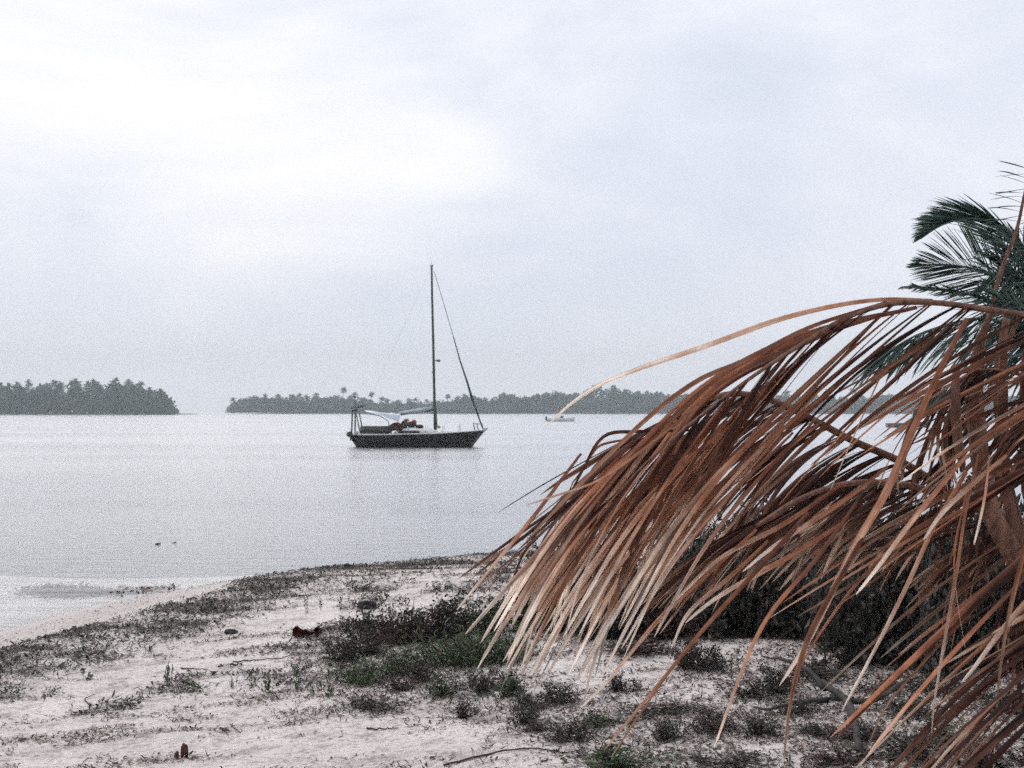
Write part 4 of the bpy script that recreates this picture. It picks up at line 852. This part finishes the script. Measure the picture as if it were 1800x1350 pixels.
# sprayhood and gear before the cockpit
mb = MB(); 
R_ = []
for t in np.linspace(0, 1, 7):
    x = Y(687 + 23 * t, 0)[0]; z0 = Y(0, 758 - 3 * t)[2]; hh = (0.15 + 0.42 * math.sin(math.pi * min(1, 0.25 + 0.6 * t)))
    R_.append([(x, 0.95 * math.cos(a), z0 + hh * math.sin(a) ** 0.7) for a in np.linspace(0, math.pi, 9)])
mb.loft(R_); ybuild(mb, 'spray_hood', 'brownbag')
def bag(name, x0, x1, y0, y1, dy, w, m, seed):
    mb = MB(); r = np.random.default_rng(seed); a = np.array(Y(x0, y1)); b = np.array(Y(x1, y0)); c = (a + b) / 2; c[1] = dy; R2 = (b - a) / 2
    R_ = []
    for t in np.linspace(0, 1, 8):
        k = math.sin(math.pi * (0.04 + .92 * t)) ** 0.55
        R_.append([(c[0] + R2[0] * (2 * t - 1), c[1] + w * k * math.cos(th) * (1 + r.normal(0, .05)), c[2] + abs(R2[2]) * k * math.sin(th) * (1 + r.normal(0, .06))) for th in np.linspace(0, 2 * math.pi, 10, endpoint=False)])
    mb.loft(R_); return ybuild(mb, name, m, smooth=True)
bag('gear_bag', 706, 718, 738, 754, -0.5, 0.4, 'darkcloth', 1)
bag('gear_bag', 714, 732, 740, 752, 0.1, 0.5, 'darkcloth', 2)
bag('canister', 711, 720, 735.5, 741, -0.45, 0.2, 'orange', 3)
bag('canister', 724, 733, 737.5, 745.5, -0.4, 0.25, 'red', 4)
bag('life_jacket', 731, 745, 746, 753, -0.3, 0.35, 'brownbag', 5)
bag('fender', 768, 775, 748, 753, -0.3, 0.14, 'orange', 6)
# stern: arch with aerial and wind vane, outboard, rails
def ytube(name, pts, rad, m='steel', parent=ya): mb = MB(); mb.tube(pts, rad, 6); return ybuild(mb, name, m, parent)
for dy in (-1.0, 1.0):
    ytube('arch_post', [Y(621, 764, dy), Y(621.5, 745, dy), Y(622, 722, dy * .9)], 0.055, 'mast')
    ytube('arch_post', [Y(636, 762, dy), Y(632, 742, dy), Y(628, 722, dy * .9)], 0.045, 'steel')
mb = MB(); mb.tube([Y(619, 718, -1), Y(640, 712, -1)], 0.04, 5); mb.tube([Y(619, 719, 1), Y(640, 713, 1)], 0.04, 5)
mb.tube([Y(622, 722, -1), Y(622, 722, 1)], 0.04, 5); mb.tube([Y(628, 722, -1), Y(628, 722, 1)], 0.04, 5); ybuild(mb, 'arch_bar', 'mast')
bag('wind_vane', 622, 629, 716, 723, -0.3, 0.18, 'steel', 7)
ytube('aerial', [Y(625, 722, -.3), Y(625, 696, -.3)], 0.03, 'mast')
mb = MB()
for k in range(3):
    a = k * 2.094 + .5; c_ = np.array(Y(625, 699, -.36)); mb.tube([c_, c_ + np.array([.3 * math.cos(a), 0, .3 * math.sin(a)])], [0.03, 0.012], 4)
ybuild(mb, 'wind_generator', 'mast')
ob = bag('outboard_motor', 611, 622, 758, 768, -0.7, 0.18, 'darkcloth', 8)
mb = MB(); mb.tube([Y(618, 766, -.7), Y(618, 774, -.7)], 0.05, 6); ybuild(mb, 'motor_leg', 'darkcloth', ob)
bag('life_buoy', 625, 633, 757, 764, -1.0, 0.12, 'orange', 9).data.materials[0] = M['greycloth']
for px_, dy in ((832, -.35), (838, -.3), (847, -.1)):
    ytube('pulpit_post', [Y(px_ + 3, 757, dy), Y(px_, 744, dy)], 0.028)
    ytube('pulpit_post', [Y(px_ + 3, 757, -dy), Y(px_, 744, -dy)], 0.028)
mb = MB(); mb.tube([Y(832, 745, -.35), Y(845, 745, -.1), Y(847, 745, 0), Y(845, 745, .1), Y(832, 745, .35)], 0.022, 5); ybuild(mb, 'pulpit_rail', 'steel')
for dy in (-1, 1):
    for px_ in (660, 690, 720, 750, 780, 808):
        b_ = abs(px_ - 720) / 130.0; ytube('stanchion', [Y(px_, 763 - max(0, px_ - 760) * .05, dy * 1.38 * (1 - b_ ** 2.2 * .6)), Y(px_, 749 - max(0, px_ - 760) * .05, dy * 1.38 * (1 - b_ ** 2.2 * .6))], 0.014)
mb = MB(); mb.tube([Y(848, 754), Y(858, 753), Y(852, 757)], 0.035, 5); ybuild(mb, 'bow_roller', 'steel')
ytube('anchor_chain', [Y(852, 758), Y(853, 772), Y(854, 786)], 0.006, 'wire')

# ------------------------------------------------------------------ two small boats far off
def small_boat(name, px, py, length, beam, free, mhull, label, extras, heading=0.0):
    r_ = ray(px, py); D = CZ / -r_.z; p = Vector((0, 0, CZ)) + r_ * D
    o = empty(name, (p.x, p.y, 0), heading); tag(o, label, 'boat', 'small boats far off')
    mb = MB(); R_ = []
    for t in np.linspace(0, 1, 12):
        w = beam / 2 * (1 - max(0, (t - .45) / .55) ** 2.2) * (0.85 + .15 * min(1, t * 4)); w = max(w, .02); x = -length / 2 + length * t; zz = free * (1 + .45 * t ** 3)
        R_.append([(x, -w, zz), (x, -w * .96, zz * .55), (x, -w * .7, -.15), (x, w * .7, -.15), (x, w * .96, zz * .55), (x, w, zz), (x, w * .82, zz), (x, w * .75, .2), (x, -w * .75, .2), (x, -w * .82, zz)])
    mb.loft(R_); mb.build('hull', M[mhull], o)
    for nm, a, b, m in extras: mb = MB(); mb.box(a, b); mb.build(nm, M[m], o)
    return o
small_boat('motor_boat', 986, 741, 6.4, 2.1, 0.75, 'white', 'tiny white motorboat far off on the water right of the yacht', [('windscreen', (0, -.7, .8), (.5, .7, 1.3), 'glass'), ('console', (-.7, -.45, .2), (0.0, .45, 1.25), 'white'), ('outboard_motor', (-3.6, -.2, .2), (-3.15, .2, 1.2), 'darkcloth')])
small_boat('skiff', 1596, 751, 6.4, 1.8, 0.62, 'skiff', 'dark open skiff far off, seen through the gap between the brown leaves', [('outboard_motor', (2.6, -.25, .3), (3.2, .25, 1.35), 'mast'), ('bench', (-1, -.7, .35), (-.6, .7, .45), 'teak'), ('bench', (.8, -.7, .35), (1.2, .7, .45), 'teak')])
# ------------------------------------------------------------------ islands
def far_palm(seed, H=18.0):
    r = np.random.default_rng(seed); root = empty('far_palm'); mb = MB()
    lean = r.normal(0, 1.0); top = np.array([lean, r.normal(0, .6), H])
    mb.tube(spline([(0, 0, -.5), (lean * .2, 0, H * .5), top], 8), np.linspace(.32, .17, 8), 6); mb.build('trunk', M['farbark'], root)
    cr_ = MB()
    for k in range(30):
        a = 2 * math.pi * k / 30 + r.normal(0, .2); el = r.uniform(-1.0, 1.45); d = np.array([math.cos(a) * math.cos(el), math.sin(a) * math.cos(el), math.sin(el)])
        Ln = r.uniform(2.6, 3.8); u = np.linspace(0, 1, 7)
        P = top + d * Ln * u[:, None] - np.array([0, 0, 1]) * (u ** 2)[:, None] * Ln * (0.2 + .35 * math.cos(el) * r.uniform())
        T = ns(np.gradient(P, axis=0)); S = ns(np.cross(T, [0, 0, 1.0])); w = (0.15 + .85 * np.sin(math.pi * np.clip(u, 0, .97)) ** .6) * .75
        for sgn in (-1, 1):
            E = P + S * sgn * w[:, None] * r.uniform(.75, 1.15, 7)[:, None] - np.array([0, 0, 1]) * w[:, None] * r.uniform(.4, 1.0, 7)[:, None]
            n = 7
            for i in range(n - 1):
                cr_.add([P[i], P[i] * .3 + P[i + 1] * .7, E[i] * .4 + E[i + 1] * .6, E[i]], [(0, 1, 2, 3)], np.array([r.uniform(), r.uniform(), r.uniform()]))
    cr_.build('crown', M['forest'], root)
    return root
FP = [far_palm(300 + k) for k in range(6)]
used = set()
def put_palm(px, py_top, D, base_z, label, group):
    H = at(px, py_top, D).z - base_z - 2.0
    k = int(rng.integers(0, 6))
    if k in used: o = copy_tree(FP[k]); 
    else: o = FP[k]; used.add(k)
    o.name = 'far_palm'
    s = H / 18.0; x = at(px, 700, D).x
    o.location = (x, D, base_z); sxy = rng.uniform(1.0, 1.5); o.scale = (sxy, sxy, s); o.rotation_euler = (0, 0, rng.uniform(0, 6.28))
    tag(o, label, 'palm tree', group); return o
def canopy(name, prof, D0, D1, base_z, n, size, seed, label, nb=5000):
    """a wood seen from far off: crowns of many leaf clumps; prof = (px, py) line of its top"""
    r = np.random.default_rng(seed); V = []; C = []
    px = r.uniform(prof[0][0], prof[-1][0], n); D = r.uniform(D0, D1, n)
    top = np.interp(px, [p[0] for p in prof], [p[1] - 3.5 * min(1, (727 - p[1]) / 30) for p in prof])
    mb = MB(); allP = []; allc = []
    for x_, d_, t_ in zip(px, D, top):
        fz = at(x_, t_, d_).z; X0 = at(x_, 700, d_).x
        hh = base_z + (fz - base_z) * r.uniform(0.55, 1.0) * (1 + 0.14 * (r.uniform() < 0.25)); rad = r.uniform(0.5, 1.0) * size; m = 110
        v = ns(r.normal(0, 1, (m, 3))) * (r.uniform(0.55, 1.05, m)[:, None])
        zc = hh - rad * 1.25
        P = np.stack([X0 + v[:, 0] * rad, d_ + v[:, 1] * rad, np.maximum(base_z + .3, zc + v[:, 2] * rad * 1.25)], 1); allP.append(P)
        allc.append(np.tile([r.uniform(), r.uniform(), r.uniform()], (m, 1)) * .6 + r.uniform(0, .4, (m, 3)))
    # undergrowth down to the shore
    m = n * 70; x_ = r.uniform(prof[0][0], prof[-1][0], m); d_ = r.uniform(D0 - 3, D1, m); tt = np.interp(x_, [p[0] for p in prof], [p[1] for p in prof])
    zt = CZ + (722 - tt) / F * d_; z_ = base_z + .2 + (zt - base_z) * .62 * r.uniform(0, 1, m) ** .8
    allP.append(np.stack([(x_ - 900) / F * d_, d_, z_], 1)); allc.append(r.uniform(0, 1, (m, 3)))
    P = np.concatenate(allP); c = np.concatenate(allc); m = len(P)
    d = ns(r.normal(0, 1, (m, 3))); s_ = ns(np.cross(d, r.normal(0, 1, (m, 3)))); ll = size * .2 * r.uniform(.5, 1.5, m)[:, None]
    v = np.stack([P - d * ll, P + s_ * ll * .6, P + d * ll, P - s_ * ll * .6], 1)
    v[:, :, 2] = np.maximum(v[:, :, 2], base_z + 0.05)
    mb.add(v.reshape(-1, 3), np.arange(m * 4).reshape(-1, 4), np.repeat(c, 4, 0))
    return tag(mb.build(name, M['forest']), label, 'forest', kind='stuff')
def island(name, x0, x1, D0, D1, h, label):
    mb = MB(); R_ = []; r = np.random.default_rng(int(x0) % 97)
    cx, cy = (at(x0, 700, D0).x + at(x1, 700, D0).x) / 2, (D0 + D1) / 2; rx, ry = (at(x1, 700, D0).x - at(x0, 700, D0).x) / 2, (D1 - D0) / 2
    n = 96; ph = r.uniform(0, 6, 4)
    for k, zz in ((1.06, -4), (1.0, -0.3), (0.97, h * .6), (0.9, h), (0.02, h * 1.1)):
        R_.append([(cx + rx * k * (1 + .015 * math.sin(5 * th + ph[0])) * np.sign(math.cos(th)) * abs(math.cos(th)) ** .6, cy + ry * k * (1 + .05 * math.sin(4 * th + ph[1])) * math.sin(th), zz) for th in np.linspace(0, 2 * math.pi, n, endpoint=False)])
    mb.loft(R_); o = mb.build(name, M['islesand'], None, True); return tag(o, label, kind='structure')
M['islesand'] = noisy('island_ground', (0.10, 0.10, 0.08), (0.18, 0.17, 0.14), 0.1, 0.95)
island('island_terrain', -420, 309, 888, 1010, 0.7, 'low ground of the left island')
island('island_terrain', 403, 2500, 1180, 1380, 0.8, 'low ground of the long island behind the yacht')
PL = [(-300, 690), (-60, 688), (10, 682), (60, 681), (110, 678), (160, 680), (220, 682), (262, 684), (285, 690), (298, 702), (306, 716)]
canopy('forest', PL, 893, 950, 0.6, 420, 4.6, 401, 'dense dark palm wood covering the left island')
PR = [(404, 716), (412, 708), (430, 702), (470, 700), (520, 700), (560, 698), (620, 702), (680, 708), (730, 707), (780, 706), (815, 700), (850, 702), (880, 698), (905, 694), (930, 700), (955, 693), (985, 690), (1010, 698), (1030, 688), (1060, 683), (1090, 687), (1110, 694), (1150, 694), (1250, 698), (1400, 698), (1500, 702), (1660, 690), (1800, 700), (2400, 700)]
canopy('forest', PR, 1186, 1260, 0.7, 1500, 5.0, 402, 'pale grey-green wood covering the long island behind the yacht')
GL = 'palm heads standing above the wood of the left island'
for k, (x_, y_) in enumerate([(4, 672), (20, 673), (32, 671), (51, 667), (74, 674), (82, 673), (95, 668), (107, 671), (129, 665), (141, 674), (150, 670), (164, 667), (176, 675), (195, 674), (206, 664), (222, 667), (236, 678), (248, 671), (268, 680), (278, 682), (290, 696), (-20, 672), (-60, 668), (-110, 673)]):
    LBL = {129: 'narrow tall palm of the left island, above its middle', 206: 'tallest palm of the left island, near its right end', 222: 'palm just right of the tallest palm on the left island', 290: 'lowest palm at the very right tip of the left island', 51: 'broad-headed palm near the left edge on the left island', 248: 'broad rounded palm towards the right end of the left island'}
    put_palm(x_, y_, 890 + 14 * (k % 4) + 6, 0.7, LBL.get(x_, 'hazy palm head above the left island wood'), GL)
GR = 'palm heads standing above the wood of the long island'
for k, (x_, y_) in enumerate([(411, 697), (430, 700), (467, 691), (487, 692), (512, 694), (524, 690), (538, 693), (555, 690), (580, 695), (602, 680), (624, 688), (616, 694), (640, 697), (652, 688), (670, 696), (682, 699), (702, 701), (716, 698), (734, 698), (751, 700), (787, 692), (806, 695), (814, 691), (828, 694), (843, 697), (1108, 691), (1125, 692), (1160, 688), (1352, 684), (1382, 686), (1404, 683), (1425, 686), (1456, 684), (1500, 682), (1540, 690), (1700, 680)]):
    LBL = {602: 'tallest palm of the long island, just left of the yacht stern', 411: 'palm at the left tip of the long island', 652: 'thin palm with a round head above the yacht cockpit', 787: 'thin palm between the mast and the forestay, left one', 467: 'far palm on the long island with one narrow head near the left end', 1160: 'far palm on the long island right beside the brown fronds', 624: 'palm right of the tallest one on the long island'}
    put_palm(x_, y_, 1188 + 12 * (k % 4), 0.8, LBL.get(x_, 'hazy palm head rising slightly above the long island wood'), GR)

# ------------------------------------------------------------------ air
hzb = MB(); hzb.box((-1800, -30, -9), (3200, 1450, 60))
hm_ = bpy.data.materials.new('haze_air'); hm_.use_nodes = True; ht = hm_.node_tree; ht.nodes.clear()
ho = N(ht, 'ShaderNodeOutputMaterial'); pv = N(ht, 'ShaderNodeVolumePrincipled'); pv.inputs['Color'].default_value = (0.86, 0.94, 0.97, 1); pv.inputs['Density'].default_value = 0.00042
ht.links.new(pv.outputs[0], ho.inputs['Volume'])
tag(hzb.build('haze', hm_), 'thin pale sea haze', kind='stuff')
